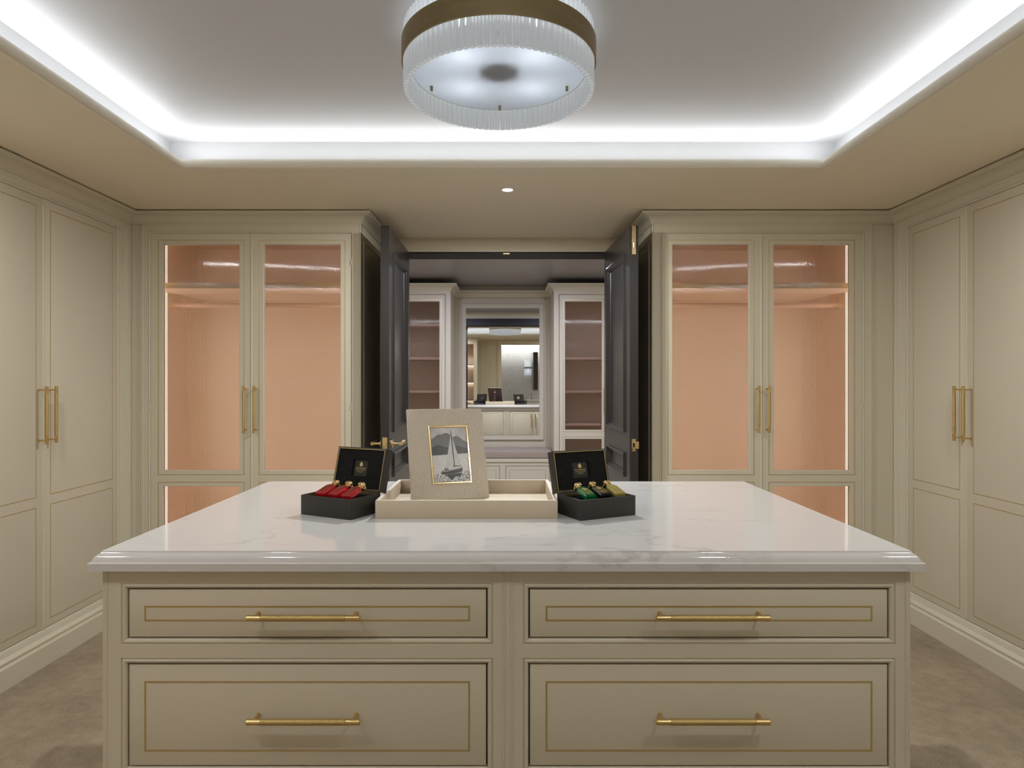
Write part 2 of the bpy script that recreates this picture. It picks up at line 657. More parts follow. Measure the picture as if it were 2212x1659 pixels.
# rounded bead round the recess
path = [(CX0, CY0), (CX0, CY1), (CX1, CY1), (CX1, CY0)]
prof = [(-0.02, 2.3585)] + [(-0.012 + 0.024 * math.sin(R(t)), 2.380 - 0.0242 * math.cos(R(t))) for t in range(0, 181, 15)] + [(-0.03, 2.404), (-0.03, 2.37)]
struct(MB().sweep(path, prof, 1, True).build('trim_1', 'beadpaint', smooth=50))

# LED tapes lying in the trough
tapes = [((CX0, CX1), (CY1 + LO - .006, CY1 + LO + .006), 'beyond the lamp toward the dark doors'),
         ((CX0, CX1), (CY0 - LO - .006, CY0 - LO + .006), 'on the side away from the dark doors'),
         ((CX0 - LO - .006, CX0 - LO + .006), (CY0, CY1), 'along the wardrobes beside the red bottles'),
         ((CX1 + LO - .006, CX1 + LO + .006), (CY0, CY1), 'along the wardrobes beside the green bottle')]
for xs, ys, t in tapes:
    o = MB().box(*xs, *ys, 2.372, 2.3755).box(xs[0] + .002, xs[1] - .002, ys[0] + .002, ys[1] - .002, 2.375, 2.378).build('led_tape', ['led_cool'])
    tag(o, 'white glowing light tape in ceiling recess ' + t, 'light tape', 'light tapes in the ceiling recess')

# walls
b = MB()
DH, DW = 2.266, 0.745
b.box(-3.0, -DW, YW, YW2, 0, 2.6).box(DW, 3.1, YW, YW2, 0, 2.6).box(-DW, DW, YW, YW2, DH, 2.6)
struct(b.build('wall_front', 'wallpaint', merge=False))
struct(MB().box(-2.98, -2.88, -2.6, YW, 0, 2.6).build('wall_left', 'wallpaint'))
struct(MB().box(2.95, 3.05, -2.6, YW, 0, 2.6).build('wall_right', 'wallpaint'))
# back wall with opening where the photographer stands
OB0, OB1, OBH = -0.12, 1.25, 2.24
b = MB().box(-2.9, OB0, YB - 0.12, YB, 0, 2.36).box(OB1, 2.96, YB - 0.12, YB, 0, 2.36).box(OB0, OB1, YB - 0.12, YB, OBH, 2.36)
wb = struct(b.build('wall_back', 'wallpaint', merge=False))
MB().ring(OB0 - 0.09, OB1 + 0.09, -0.2, OBH + 0.09, [(0, YB), (0, YB + 0.012), (0.02, YB + 0.016), (0.08, YB + 0.016), (0.088, YB + 0.01), (0.09, YB)]).build('architrave', 'wallpaint', wb)
MB().ring(-0.61, OB0 - 0.11, 0.2, 2.27, [(0, YB), (0.004, YB + 0.008), (0.012, YB + 0.008), (0.016, YB)]).build('panel_moulding', 'wallpaint', wb)

# doorway lining and far-side architrave (dark)
b = MB()
b.box(-DW, -DW + 0.016, YW + 0.004, YW2 + 0.004, 0, DH).box(DW - 0.016, DW, YW + 0.004, YW2 + 0.004, 0, DH).box(-DW, DW, YW + 0.004, YW2 + 0.004, DH - 0.016, DH)
b.box(-DW - 0.09, -DW + 0.01, YW2, YW2 + 0.022, 0, DH + 0.1).box(DW - 0.01, DW + 0.09, YW2, YW2 + 0.022, 0, DH + 0.1).box(-DW - 0.09, DW + 0.09, YW2, YW2 + 0.022, DH - 0.01, DH + 0.1)
struct(b.build('trim_2', 'dadlining', merge=False))
# cream bead above the doorway on this side
struct(MB().box(-DW, DW, YW - 0.006, YW + 0.003, DH - 0.004, DH + 0.008, 0.002).build('trim_3', 'paint'))
struct(MB().box(-0.022, 0.022, YW - 0.004, YW + 0.02, DH - 0.02, DH - 0.012).build('trim_4', 'antique'))

# second room shell
struct(MB().box(-1.86, -1.76, YW2, 8.1, 0, 2.6).build('wall_hall_left', 'wallpaint'))
struct(MB().box(1.70, 1.80, YW2, 8.1, 0, 2.6).build('wall_hall_right', 'wallpaint'))
struct(MB().box(-1.86, 1.8, YM + 0.02, YM + 0.12, 0, 2.6).build('wall_hall_end', 'paint'))
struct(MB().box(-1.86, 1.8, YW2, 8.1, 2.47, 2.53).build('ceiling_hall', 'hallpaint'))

# bathroom beyond the opening behind the camera
struct(MB().box(-1.3, 2.6, -2.3, -2.2, 0, 2.5).build('wall_bath_end', 'marble'))
struct(MB().box(-0.75, -0.65, -2.3, YB - 0.12, 0, 2.5).build('wall_bath_left', 'marble'))
struct(MB().box(2.0, 2.1, -2.3, YB - 0.12, 0, 2.5).build('wall_bath_right', 'marble'))
struct(MB().box(-0.75, 2.1, -2.3, YB - 0.12, 2.36, 2.42).build('ceiling_bath', 'recess'))

# cornices
COR = [(0, 2.290), (0.006, 2.290), (0.006, 2.298), (0.010, 2.301), (0.013, 2.309), (0.020, 2.318), (0.030, 2.325), (0.042, 2.330), (0.050, 2.331), (0.050, 2.335), (0.058, 2.337), (0.065, 2.341), (0.069, 2.346), (0.069, 2.3515), (0, 2.3515)]
struct(MB().sweep([(XL, 0.85), (XL, YF), (-UIN, YF), (-UIN, YW)], COR, 1).build('trim_5', 'paint', smooth=25))
struct(MB().sweep([(XR, 0.85), (XR, YF), (UIN, YF), (UIN, YW)], COR, -1).build('trim_6', 'paint', smooth=25))
# plinth mouldings
BASE = [(-0.01, 0), (0.024, 0), (0.024, 0.095), (0.020, 0.101), (0.014, 0.104), (0.014, 0.109), (0.019, 0.114), (0.019, 0.119), (0.013, 0.128), (0.008, 0.136), (0.008, 0.141), (0.004, 0.150), (0.004, 0.156), (-0.01, 0.160)]
struct(MB().sweep([(XL, 0.85), (XL, YF), (-UIN, YF), (-UIN, YW)], BASE, 1).build('baseboard_left', 'paint', smooth=25))
struct(MB().sweep([(XR, 0.85), (XR, YF), (UIN, YF), (UIN, YW)], BASE, -1).build('baseboard_right', 'paint', smooth=25))

# ------------------------------------------------------------------ cabinet parts
BEAD = [(0, 0), (0.0004, 0.0026), (0.0026, 0.0026), (0.004, 0.0006), (0.0075, -0.0006), (0.011, 0.0008), (0.0135, 0.0045), (0.014, 0.022)]


def face_frame(x0, x1, z0, z1, holes, parent, name='face_frame', mat='paint', mt=None):
    bb = MB().board(x0, x1, z0, z1, holes, 0)
    for h in holes:
        bb.ring(*h, BEAD)
    bb.ring(x0, x1, z0, z1, [(0, 0), (0, 0.022)])
    return bb.build(name, mat, parent, mt)


def inlay(x0, x1, z0, z1, y, parent, wd=0.005, mt=None):
    return MB().ring(x0, x1, z0, z1, [(0, y + 0.0004), (0, y - 0.0005), (wd, y - 0.0005), (wd, y + 0.0004)]).build('inlay', 'inlay', parent, mt)


def handle(x, z, L, vertical, parent, y=0.0, reach=0.040, r=0.0076):
    """bar pull with knurled grip, plain end caps and two posts, standing off the face at y"""
    d = Vector((0, 0, 1)) if vertical else Vector((1, 0, 0))
    c = Vector((x, y - reach, z))
    cap = 0.034
    bb = MB()
    for sg in (-1, 1):
        e = c + d * (sg * L / 2)
        a = c + d * (sg * (L / 2 - cap))
        bb.m(0).tube(a, e - d * sg * 0.002, r, n=16)
        bb.tube(e - d * sg * 0.002, e, r, r - 0.0018, n=16)
        bb.tube(a - d * sg * 0.002, a - d * sg * 0.0, r - 0.001, n=16)
        p = c + d * (sg * (L / 2 - 0.017))
        bb.tube(p, p + Vector((0, reach - 0.004, 0)), 0.0042, n=12)
        bb.tube(p + Vector((0, reach - 0.005, 0)), p + Vector((0, reach + 0.001, 0)), 0.0048, 0.0056, n=12)
    bb.m(1).tube(c - d * (L / 2 - cap - 0.002), c + d * (L / 2 - cap - 0.002), r + 0.0003, n=24)
    return bb.build('handle', ['brass', 'knurl'], parent, smooth=40, merge=False)


def solid_door(x0, x1, z0, z1, panels, parent, y=0.003, t=0.019, wd=0.004, hx=None, hz=None, hl=0.275, mat='paint'):
    d = MB().box(x0, x1, y, y + t, z0, z1, 0.0012).build('door', mat, parent, smooth=40)
    for p in panels:
        inlay(*p, y, d, wd)
    if hx is not None:
        handle(hx, hz, hl, True, d, y)
    return d


FL = 0.0072
_pane_cache = {}


def reeded_pane(x0, x1, z0, z1, y, parent, pitch=FL):
    n = max(2, int(round((x1 - x0) / pitch)))
    bb = MB()
    seg = 8
    fr, bk = [], []
    pts = []
    for k in range(n * seg + 1):
        x = x0 + (x1 - x0) * k / (n * seg)
        yy = y + 0.0006 * (1 - abs(math.cos(math.pi * k / seg - math.pi / 2)))
        pts.append((x, yy))
    yb = y + 0.0055
    A = bb.idx([(x, yy, z0) for x, yy in pts])
    B = bb.idx([(x, yy, z1) for x, yy in pts])
    for k in range(len(pts) - 1):
        bb.fi((A[k], A[k + 1], B[k + 1], B[k]))
    c = bb.idx([(x0, yb, z0), (x1, yb, z0), (x1, yb, z1), (x0, yb, z1)])
    bb.fi((c[1], c[0], c[3], c[2]))
    bb.fi(A[::-1] + [c[0], c[1]])
    bb.fi(B + [c[2], c[3]])
    bb.fi((A[0], B[0], c[3], c[0]))
    bb.fi((A[-1], c[1], c[2], B[-1]))
    return bb.build('glass_pane', 'reeded', parent, smooth=35, merge=False)


def glazed_door(x0, x1, z0, z1, glass, inl, parent, y=0.003, t=0.022, hx=None, hz=1.195, hl=0.275, hinge=0):
    bb = MB().board(x0, x1, z0, z1, glass, y).board(x0, x1, z0, z1, glass, y + t)
    bb.ring(x0, x1, z0, z1, [(0, y), (0, y + t)])
    for g in glass:
        bb.ring(*g, [(0, y), (0.001, y + 0.001), (0.002, y + t)])
    d = bb.build('door', 'paint', parent)
    for g in glass:
        reeded_pane(g[0] + 0.001, g[1] - 0.001, g[2] + 0.001, g[3] - 0.001, y + 0.008, d)
    for p in inl:
        inlay(*p, y, d, 0.004)
    if hx is not None:
        handle(hx, hz, hl, True, d, y)
    if hinge:
        xx = x0 if hinge < 0 else x1
        for zz in (z0 + 0.18, (z0 + z1) / 2, z1 - 0.17):
            MB().tube((xx, y - 0.001, zz - 0.016), (xx, y - 0.001, zz + 0.016), 0.0032, n=10).build('hinge', 'paint', d, smooth=40, merge=False)
    return d


def carcass(x0, x1, y0, y1, z0, z1, parent, t=0.02):
    bb = MB()
    bb.box(x0, x0 + t, y0, y1, z0, z1).box(x1 - t, x1, y0, y1, z0, z1)
    bb.box(x0 + t, x1 - t, y0, y1, z1 - t, z1).box(x0 + t, x1 - t, y0, y1, z0, z0 + t)
    bb.box(x0 + t, x1 - t, y1 - 0.012, y1, z0 + t, z1 - t)
    return bb.build('carcass', 'interior', parent, merge=False)


# ------------------------------------------------------------------ glazed wardrobes either side of the doorway
def glazed_wardrobe(s, xfar, label):
    X = lambda u: s * u
    root = empty('glazed_wardrobe', (X(1.515), YF, 0))
    tag(root, label, 'wardrobe')
    L = lambda u: s * (u - 1.515)

    def rng(a, c):
        return (min(L(a), L(c)), max(L(a), L(c)))
    ZT, ZB = 2.294, 0.15
    o0, o1 = 0.916 - 0.0125, 2.107 + 0.0125
    hole = (*rng(o0, o1), 0.165, 2.2365 + 0.0125)
    face_frame(*rng(UIN, 2.16), ZB, ZT, [hole], root)
    # corner filler with beads
    fl = MB().box(*rng(2.16, abs(xfar) + 0.01), 0.004, 0.022, ZB, ZT).build('corner_filler', 'paint', root)
    for u in (2.150, 2.160, 2.168):
        MB().tube((L(u), 0.002, ZB), (L(u), 0.002, ZT), 0.0036, n=10).build('bead', 'paint', root, smooth=40)
    MB().tube((L(UIN + 0.006), 0.001, ZB), (L(UIN + 0.006), 0.001, ZT), 0.0036, n=10).build('bead', 'paint', root, smooth=40)
    carcass(*rng(UIN + 0.008, 2.155), 0.0225, YW - YF - 0.002, ZB, ZT, root)
    # dark side panel in the passage, with a sunk field
    sp = MB()
    f = lambda u: L(u)
    z0, z1, y0, y1 = 0.02, 2.30, 0.012, YW - YF
    sp.box(*rng(UIN, UIN + 0.0075), y0, y1, z0, z1)
    spo = sp.build('side_panel', 'paint', root)
    mr = MB()
    for (ya, yb, za, zb) in ((0.07, y1 - 0.06, 0.25, 0.262), (0.07, y1 - 0.06, 2.195, 2.207), (0.07, 0.08, 0.25, 2.207), (y1 - 0.07, y1 - 0.06, 0.25, 2.207)):
        mr.box(*rng(UIN - 0.004, UIN + 0.001), ya, yb, za, zb, 0.0015)
    mr.build('moulding', 'paint', spo, merge=False)
    # doors
    gz = [(0.831, 2.170), (0.30, 0.7385)]
    dz0, dz1 = 0.182, 2.2365 - 0.003
    for k, (a, c, ga, gc, hu) in enumerate(((0.919, 1.5075, 0.981, 1.438, 1.479), (1.5105, 2.104, 1.579, 2.034, 1.5395))):
        gl = [(*rng(ga, gc), g0, g1) for g0, g1 in gz]
        il = [(*rng(ga - 0.0275, gc + 0.0275), g0 - 0.026, g1 + 0.026) for g0, g1 in gz]
        glazed_door(*rng(a, c), dz0, dz1, gl, il, root, hx=L(hu), hz=1.195, hinge=(-s if k == 0 else s))
    # a meeting bead between the doors
    MB().tube((L(1.509), 0.004, dz0), (L(1.509), 0.004, dz1), 0.004, n=10).build('bead', 'paint', root, smooth=40)
    # inside
    sh = MB().box(*rng(UIN + 0.028, 2.135), 0.07, 0.66, 1.918, 1.952, 0.002).build('shelf', ['interior'], root)
    MB().box(*rng(UIN + 0.029, 2.134), 0.066, 0.0705, 1.919, 1.951).build('shelf_edge', 'shelfwood', sh)
    MB().box(*rng(UIN + 0.028, 2.135), 0.05, 0.66, 0.34, 0.372, 0.002).build('shelf', 'interior', root)
    rl = MB().tube((L(UIN + 0.032), 0.31, 1.845), (L(2.131), 0.31, 1.845), 0.0155, n=20).build('hanging_rail', 'rail', root, smooth=40)
    for u0, u1 in ((UIN + 0.028, UIN + 0.05), (2.113, 2.135)):
        MB().tube((L(u0), 0.31, 1.845), (L(u1), 0.31, 1.845), 0.021, n=20).box(*rng(u0 + 0.003, u1 - 0.003), 0.304, 0.316, 1.85, 1.919).build('bracket', 'brass', rl, smooth=40, merge=False)
    for u in (UIN + 0.0295, 2.1335):
        MB().box(*rng(u - 0.002, u + 0.002), 0.186, 0.191, 0.38, 1.912).build('light_strip', 'led', root)
        MB().box(*rng(u - 0.002, u + 0.002), 0.186, 0.191, 1.956, 2.268).build('light_strip', 'led', root)
        MB().box(*rng(u - 0.002, u + 0.002), 0.186, 0.191, 0.175, 0.335).build('light_strip', 'led', root)
        for za, zb in ((0.38, 1.912), (1.956, 2.268)):
            MB().box(*rng(u - 0.002, u + 0.002), 0.034, 0.046, za, zb).build('front_light_strip', 'led_hid', root)
    return root


glazed_wardrobe(-1, XL, 'cream wardrobe with reeded glass doors beside the dark door with lever handles')
glazed_wardrobe(1, XR, 'cream wardrobe with reeded glass doors beside the dark door without a lever')


# ------------------------------------------------------------------ solid side wardrobes
def side_wardrobe(side, y_far, wd, label, first=True):
    """side -1: on the left wall, facing +X; wd = widths of the two doors from the far end"""
    W = sum(wd) + 0.003
    x = XL if side < 0 else XR
    pad_far = (YF - y_far) if first else 0.03
    pad_near = 0.03
    if side < 0:
        root = empty('solid_wardrobe', (x, y_far - W, 0), 90)   # local x -> +Y, near end at 0
        lx0, lx1 = 0.0, W
        fx0, fx1 = -pad_near, W + pad_far
        ws = [wd[1], wd[0]]
    else:
        root = empty('solid_wardrobe', (x, y_far, 0), -90)      # local x -> -Y, far end at 0
        lx0, lx1 = 0.0, W
        fx0, fx1 = -pad_far, W + pad_near
        ws = [wd[0], wd[1]]
    tag(root, label, 'wardrobe')
    ZB, ZT = 0.15, 2.294
    hole = (lx0 - 0.0155, lx1 + 0.0155, 0.152, 2.2365 + 0.0125)
    face_frame(fx0, fx1, ZB, ZT, [hole], root)
    MB().box(fx0, fx1, 0.0222, 0.62, 0.0, ZT).build('carcass', 'paint', root)
    MB().box(fx0, fx1, 0.0, 0.0222, 0.0, ZB).build('plinth', 'paint', root)
    dz0, dz1 = 0.169, 2.2335
    m = lx0 + ws[0]
    for a, c, hx in ((lx0, m, m - 0.031), (m + 0.003, lx1, m + 0.034)):
        solid_door(a, c, dz0, dz1, [(a + 0.045, c - 0.045, 0.806, 2.192), (a + 0.045, c - 0.045, 0.204, 0.760)], root, hx=hx, hz=1.196)
    MB().tube((m + 0.0015, 0.003, dz0), (m + 0.0015, 0.003, dz1), 0.0038, n=10).build('bead', 'paint', root, smooth=40)
    if first:
        for yy in (0.070, 0.080, 0.088):
            bx = (W + yy) if side < 0 else -yy
            MB().tube((bx, 0.0, ZB), (bx, 0.0, ZT), 0.0036, n=10).build('bead', 'paint', root, smooth=40)
    return root


side_wardrobe(-1, 3.682, (0.588, 0.588), 'tall cream wardrobe with flat doors, nearest the red bottles, meeting the glazed wardrobe')
side_wardrobe(-1, 3.682 - 1.179 - 0.06, (0.588, 0.588), 'tall cream flat-door wardrobe two along from the glazed wardrobe by the lever-handled door', False)
side_wardrobe(1, 3.679, (0.466, 0.59), 'tall cream wardrobe with unequal flat doors, meeting the glazed wardrobe near the green bottle')
side_wardrobe(1, 3.679 - 1.059 - 0.06, (0.588, 0.588), 'tall cream flat-door wardrobe two along from the glazed wardrobe by the leverless door', False)

# ------------------------------------------------------------------ double doors
def door_leaf(name, loc, rotz, width, lever, bolt):
    root = empty(name, loc, rotz)
    root['kind'] = 'structure'
    t, z0, z1 = 0.05, 0.012, 2.257
    holes = [(0.115, width - 0.115, 1.056, 2.125), (0.115, width - 0.115, 0.79, 0.935), (0.115, width - 0.115, 0.20, 0.67)]
    bb = MB()
    for y, sg in ((0, 1), (t, -1)):
        bb.board(0, width, z0, z1, holes, y)
        for h in holes:
            bb.ring(*h, [(0, y), (0.001, y - sg * 0.010), (0.005, y - sg * 0.0125), (0.012, y - sg * 0.0125), (0.016, y - sg * 0.008), (0.0165, y - sg * 0.004), (0.023, y - sg * 0.002), (0.027, y + sg * 0.003), (0.0275, y + sg * 0.008), (0.033, y + sg * 0.010), (0.036, y + sg * 0.016)])
            bb.board(h[0] + 0.036, h[1] - 0.036, h[2] + 0.036, h[3] - 0.036, [], y + sg * 0.016)
    bb.ring(0, width, z0, z1, [(0, 0), (0, t)])
    bb.build('leaf', 'dark', root)
    for zz in (0.25, 1.15, 2.05):
        MB().tube((-0.004, t if not lever else 0.0, zz - 0.05), (-0.004, t if not lever else 0.0, zz + 0.05), 0.007, n=12).build('hinge', 'brass', root, smooth=40)
    if lever:
        lx, lz = width - 0.062, 0.994
        for y, sg in ((0, -1), (t, 1)):
            lb = MB()
            lb.m(0).tube((lx, y - sg * 0.001, lz), (lx, y + sg * 0.010, lz), 0.026, n=28)
            lb.tube((lx, y + sg * 0.010, lz), (lx, y + sg * 0.016, lz), 0.013, n=20)
            lb.tube((lx, y, lz), (lx, y + sg * 0.058, lz), 0.0085, n=18)
            lb.tube((lx + 0.014, y + sg * 0.058, lz), (lx - 0.022, y + sg * 0.058, lz), 0.0105, n=18)
            lb.m(1).tube((lx - 0.022, y + sg * 0.058, lz), (lx - 0.118, y + sg * 0.058, lz), 0.0108, n=22)
            lb.build('lever_handle', ['gold', 'knurl'], root, smooth=40, merge=False)
        MB().box(width - 0.002, width + 0.0018, 0.011, 0.039, 0.955, 1.035, 0.0006).tube((width - 0.01, 0.025, 1.022), (width + 0.0028, 0.025, 1.022), 0.005).tube((width - 0.01, 0.025, 0.968), (width + 0.0028, 0.025, 0.968), 0.005).box(width, width + 0.010, 0.017, 0.033, 0.982, 1.006, 0.002).build('latch_plate', 'gold', root, merge=False)
    if bolt:
        bb = MB().box(width - 0.002, width + 0.0018, 0.014, 0.036, z1 - 0.165, z1 - 0.001, 0.0006)
        fb = bb.build('flush_bolt', 'gold', root)
        pk = MB()
        cz, cy = z1 - 0.115, 0.025
        ov = [(cy + 0.008 * math.cos(R(a)), cz + (0.022 if math.sin(R(a)) > 0 else -0.022) + 0.018 * math.sin(R(a))) for a in range(0, 360, 15)]
        A = pk.idx([(width + 0.0022, *p) for p in ov])
        B = pk.idx([(width - 0.001, *p) for p in [((q[0] - cy) * 0.75 + cy, (q[1] - cz) * 0.9 + cz) for q in ov]])
        for k in range(len(ov)):
            pk.fi((A[k], A[(k + 1) % len(ov)], B[(k + 1) % len(ov)], B[k]))
        pk.fi(B)
        pk.build('finger_recess', 'inlay', fb, merge=False)
        MB().tube((width + 0.0025, cy, cz - 0.012), (width + 0.0025, cy, cz + 0.016), 0.0055, n=14).build('slide', 'gold', fb, smooth=40)
        z = 0.99
        sk = MB().box(width - 0.002, width + 0.0018, 0.012, 0.036, z - 0.036, z - 0.012, 0.0004).box(width - 0.002, width + 0.0018, 0.012, 0.036, z + 0.012, z + 0.036, 0.0004).box(width - 0.002, width + 0.0018, 0.012, 0.018, z - 0.036, z + 0.036).box(width - 0.002, width + 0.0018, 0.030, 0.036, z - 0.036, z + 0.036)
        sk.box(width - 0.002, width + 0.006, 0.034, 0.0525, z - 0.021, z + 0.021, 0.001)
        for zz in (z - 0.025, z + 0.025):
            sk.tube((width, 0.024, zz), (width + 0.0028, 0.024, zz), 0.0045)
        so = sk.build('strike_plate', 'gold', root, merge=False)
        MB().box(width - 0.003, width + 0.0008, 0.017, 0.031, z - 0.013, z + 0.013).build('latch_hole', 'plate', so)
    return root


door_leaf('door_1', (-0.727, YW, 0), -90, 0.77, True, False)
door_leaf('door_2', (0.682, YW, 0), -90 + 2.2, 0.77, False, True)

# ------------------------------------------------------------------ island
IX, IY0, IY1, IZ = 1.007, 1.607, 2.728, 0.886
TOPZ = 0.931


def drawer_unit(x0, x1, label, s):
    root = empty('drawer_unit', ((x0 + x1) / 2, IY0, 0))
    tag(root, label, 'drawer unit')
    c = (x0 + x1) / 2
    X0, X1 = x0 - c, x1 - c
    k = 0.0011545
    # drawer edges measured on the face; s mirrors the left unit
    if s < 0:
        d0, d1 = -0.9435 - c, -0.0512 - c
        i0, i1 = -0.9058 - c, -0.0910 - c
    else:
        d0, d1 = 0.0589 - c, 0.9525 - c
        i0, i1 = 0.0979 - c, 0.9155 - c
    zs = [(0.7145, 0.833, 0.7535, 0.7925), (0.3935, 0.6457, 0.428, 0.604), (0.105, 0.326, 0.14, 0.29)]
    g = 0.0038
    holes = [(d0 - 0.014 - g, d1 + 0.014 + g, z0 - 0.014 - g, z1 + 0.014 + g) for z0, z1, _, _ in zs]
    face_frame(X0, X1, 0.06, IZ, holes, root)
    MB().box(X0, X1, 0.04, (IY1 - IY0) / 2, 0.06, IZ).build('carcass', 'paint', root)
    MB().box(X0, X1, 0.03, (IY1 - IY0) / 2, 0.0, 0.06).build('plinth', 'paint', root)
    for xb in ((X0 + 0.010, X1 - 0.010)):
        MB().tube((xb, 0.0005, 0.06), (xb, 0.0005, IZ), 0.003, n=10).build('bead', 'paint', root, smooth=40)
    for z0, z1, a, bz in zs:
        d = MB().box(d0, d1, 0.005, 0.025, z0, z1, 0.0012).build('drawer', 'paint', root, smooth=40)
        inlay(i0, i1, a, bz, 0.005, d, 0.0045)
        handle((d0 + d1) / 2, (z0 + z1) / 2 + 0.0005, 0.279, False, d, 0.005, reach=0.036, r=0.0074)
    return root


drawer_unit(-IX, 0.0037, 'cream three-drawer island unit under the red bottles', -1)
drawer_unit(0.0037, IX, 'cream three-drawer island unit under the green bottle', 1)


def door_unit(x0, x1, label):
    root = empty('door_unit', ((x0 + x1) / 2, IY1, 0), 180)
    tag(root, label, 'cabinet')
    h = (x1 - x0) / 2
    hole = (-h + 0.055, h - 0.055, 0.10, 0.832)
    face_frame(-h, h, 0.06, IZ, [hole], root)
    MB().box(-h, h, 0.0225, (IY1 - IY0) / 2 - 0.001, 0.06, IZ).build('carcass', 'paint', root)
    MB().box(-h, h, 0.03, (IY1 - IY0) / 2 - 0.001, 0, 0.06).build('plinth', 'paint', root)
    a, c = -h + 0.0715, h - 0.0715
    for p, q, hx in ((a, -0.0015, -0.034), (0.0015, c, 0.034)):
        solid_door(p, q, 0.117, 0.815, [(p + 0.045, q - 0.045, 0.162, 0.77)], root, hx=hx, hz=0.64, hl=0.26)
    for xb in (-h + 0.010, h - 0.010):
        MB().tube((xb, 0.0005, 0.06), (xb, 0.0005, IZ), 0.003, n=10).build('bead', 'paint', root, smooth=40)
    return root


door_unit(-IX, 0.0, 'cream two-door island cabinet facing the doorway, below the red bottles')
door_unit(0.0, IX, 'cream two-door island cabinet facing the doorway, below the green bottle')

# worktop: slab with ogee upper edge
prof = [(-0.30, IZ), (0.018, IZ), (0.0180, 0.9045), (0.0165, 0.9062), (0.0125, 0.9065), (0.0118, 0.909), (0.0085, 0.916), (0.004, 0.9215), (-0.002, 0.9258), (-0.0035, 0.9285), (-0.0045, 0.931), (-0.30, 0.931)]
bx, by0, by1 = 1.0135, 1.602, 2.744
b = MB().sweep([(-bx, by0), (-bx, by1), (bx, by1), (bx, by0)], prof, -1, True)
for z in (IZ, 0.931):
    b.face([(-bx + 0.3, by0 + 0.3, z), (bx - 0.3, by0 + 0.3, z), (bx - 0.3, by1 - 0.3, z), (-bx + 0.3, by1 - 0.3, z)])
wt = b.build('worktop', 'quartz', smooth=28)
tag(wt, 'polished white veined stone worktop with moulded edge on the island', 'worktop')

# ------------------------------------------------------------------ tray
TX0, TX1, TY0, TY1 = -0.405, 0.158, 1.988, 2.419
tr = empty('serving_tray', ((TX0 + TX1) / 2, (TY0 + TY1) / 2, TOPZ))
tag(tr, 'beige textured rectangular tray under the picture frame on the worktop', 'tray')
hw, hd, th = (TX1 - TX0) / 2, (TY1 - TY0) / 2, 0.0125
MB().box(-hw + 0.004, hw - 0.004, -hd + 0.004, hd - 0.004, 0, 0.009, 0.001).build('base', 'tray', tr)
for (x0, x1, y0, y1) in ((-hw, hw, -hd, -hd + th), (-hw, hw, hd - th, hd), (-hw, -hw + th, -hd + th, hd - th), (hw - th, hw, -hd + th, hd - th)):
    sd = MB().box(x0, x1, y0, y1, 0, 0.055, 0.0012).build('side', 'tray', tr, smooth=40)
    MB().box(x0 + 0.001, x1 - 0.001, y0 + 0.001, y1 - 0.001, 0.0548, 0.0558).build('rim', 'trayrim', sd)

# ------------------------------------------------------------------ picture frame
PSI, TH = 17.5, 20.0
PW, PH, PT = 0.279, 0.335, 0.020
brx, bry = -0.060, 2.303
cx_ = brx - PW / 2 * math.cos(R(PSI))
cy_ = bry - PW / 2 * math.sin(R(PSI))
pf = empty('picture_frame', (cx_, cy_, TOPZ + 0.0095), PSI)
tag(pf, 'woven fabric picture frame with a gold mount and a yacht photograph, standing in the tray', 'picture frame')
TILT = Matrix.Rotation(R(-TH), 4, 'X')      # lean back: top moves to +y


def pframe(bb, name, mats, smooth=None, parent=pf, merge=True):
    o = bb.build(name, mats, parent, None, smooth, merge)
    return o


lean = empty('easel_pivot', (0, 0, 0))
bpy.data.objects.remove(lean)
# window for the gold mount, as fractions of the face
gu0, gu1, gv0, gv1 = (0.27 - 0.5) * PW, (0.785 - 0.5) * PW, PH * (1 - 0.832), PH * (1 - 0.195)
bb = MB().board(-PW / 2 + 0.004, PW / 2 - 0.004, 0.004, PH - 0.004, [(gu0, gu1, gv0, gv1)], 0.0)
bb.ring(-PW / 2, PW / 2, 0, PH, [(0.004, 0.0), (0.0012, 0.0012), (0, 0.004), (0, PT - 0.003)])
bb.ring(gu0, gu1, gv0, gv1, [(0, 0), (0, 0.006)])
fo = pframe(bb, 'border', ['weave'], 40)
fo.rotation_euler = (R(-TH), 0, 0)
bb = MB().box(-PW / 2 + 0.0005, PW / 2 - 0.0005, PT - 0.003, PT, 0.0005, PH - 0.0005)
bk = pframe(bb, 'back_board', ['framedge'])
bk.rotation_euler = (R(-TH), 0, 0)
bb = MB().tube((0, PT, PH * 0.83), (0, PT + 0.002, PH * 0.83), 0.006).box(-0.018, 0.018, PT, PT + 0.003, PH * 0.70, PH * 0.77, 0.001).tube((0.08, PT, 0.055), (0.08, PT + 0.004, 0.055), 0.007)
pframe(bb, 'catch', ['gold'], 40, bk, False)
bb = MB().ring(gu0, gu1, gv0, gv1, [(0, 0.004), (0, -0.0022), (0.0012, -0.003), (0.0045, -0.003), (0.0062, -0.0015), (0.0066, 0.003)])
gm = pframe(bb, 'gold_mount', ['gold'], 30)
gm.rotation_euler = (R(-TH), 0, 0)
# the print, built of flat shapes
pu0, pu1, pv0, pv1 = gu0 + 0.0062, gu1 - 0.0062, gv0 + 0.0062, gv1 - 0.0062
P = lambda u, v: (pu0 + u * (pu1 - pu0), pv1 - v * (pv1 - pv0))
bb = MB()


def flat(pts, mi, y):
    bb.m(mi).face([(P(u, v)[0], y, P(u, v)[1]) for u, v in pts])


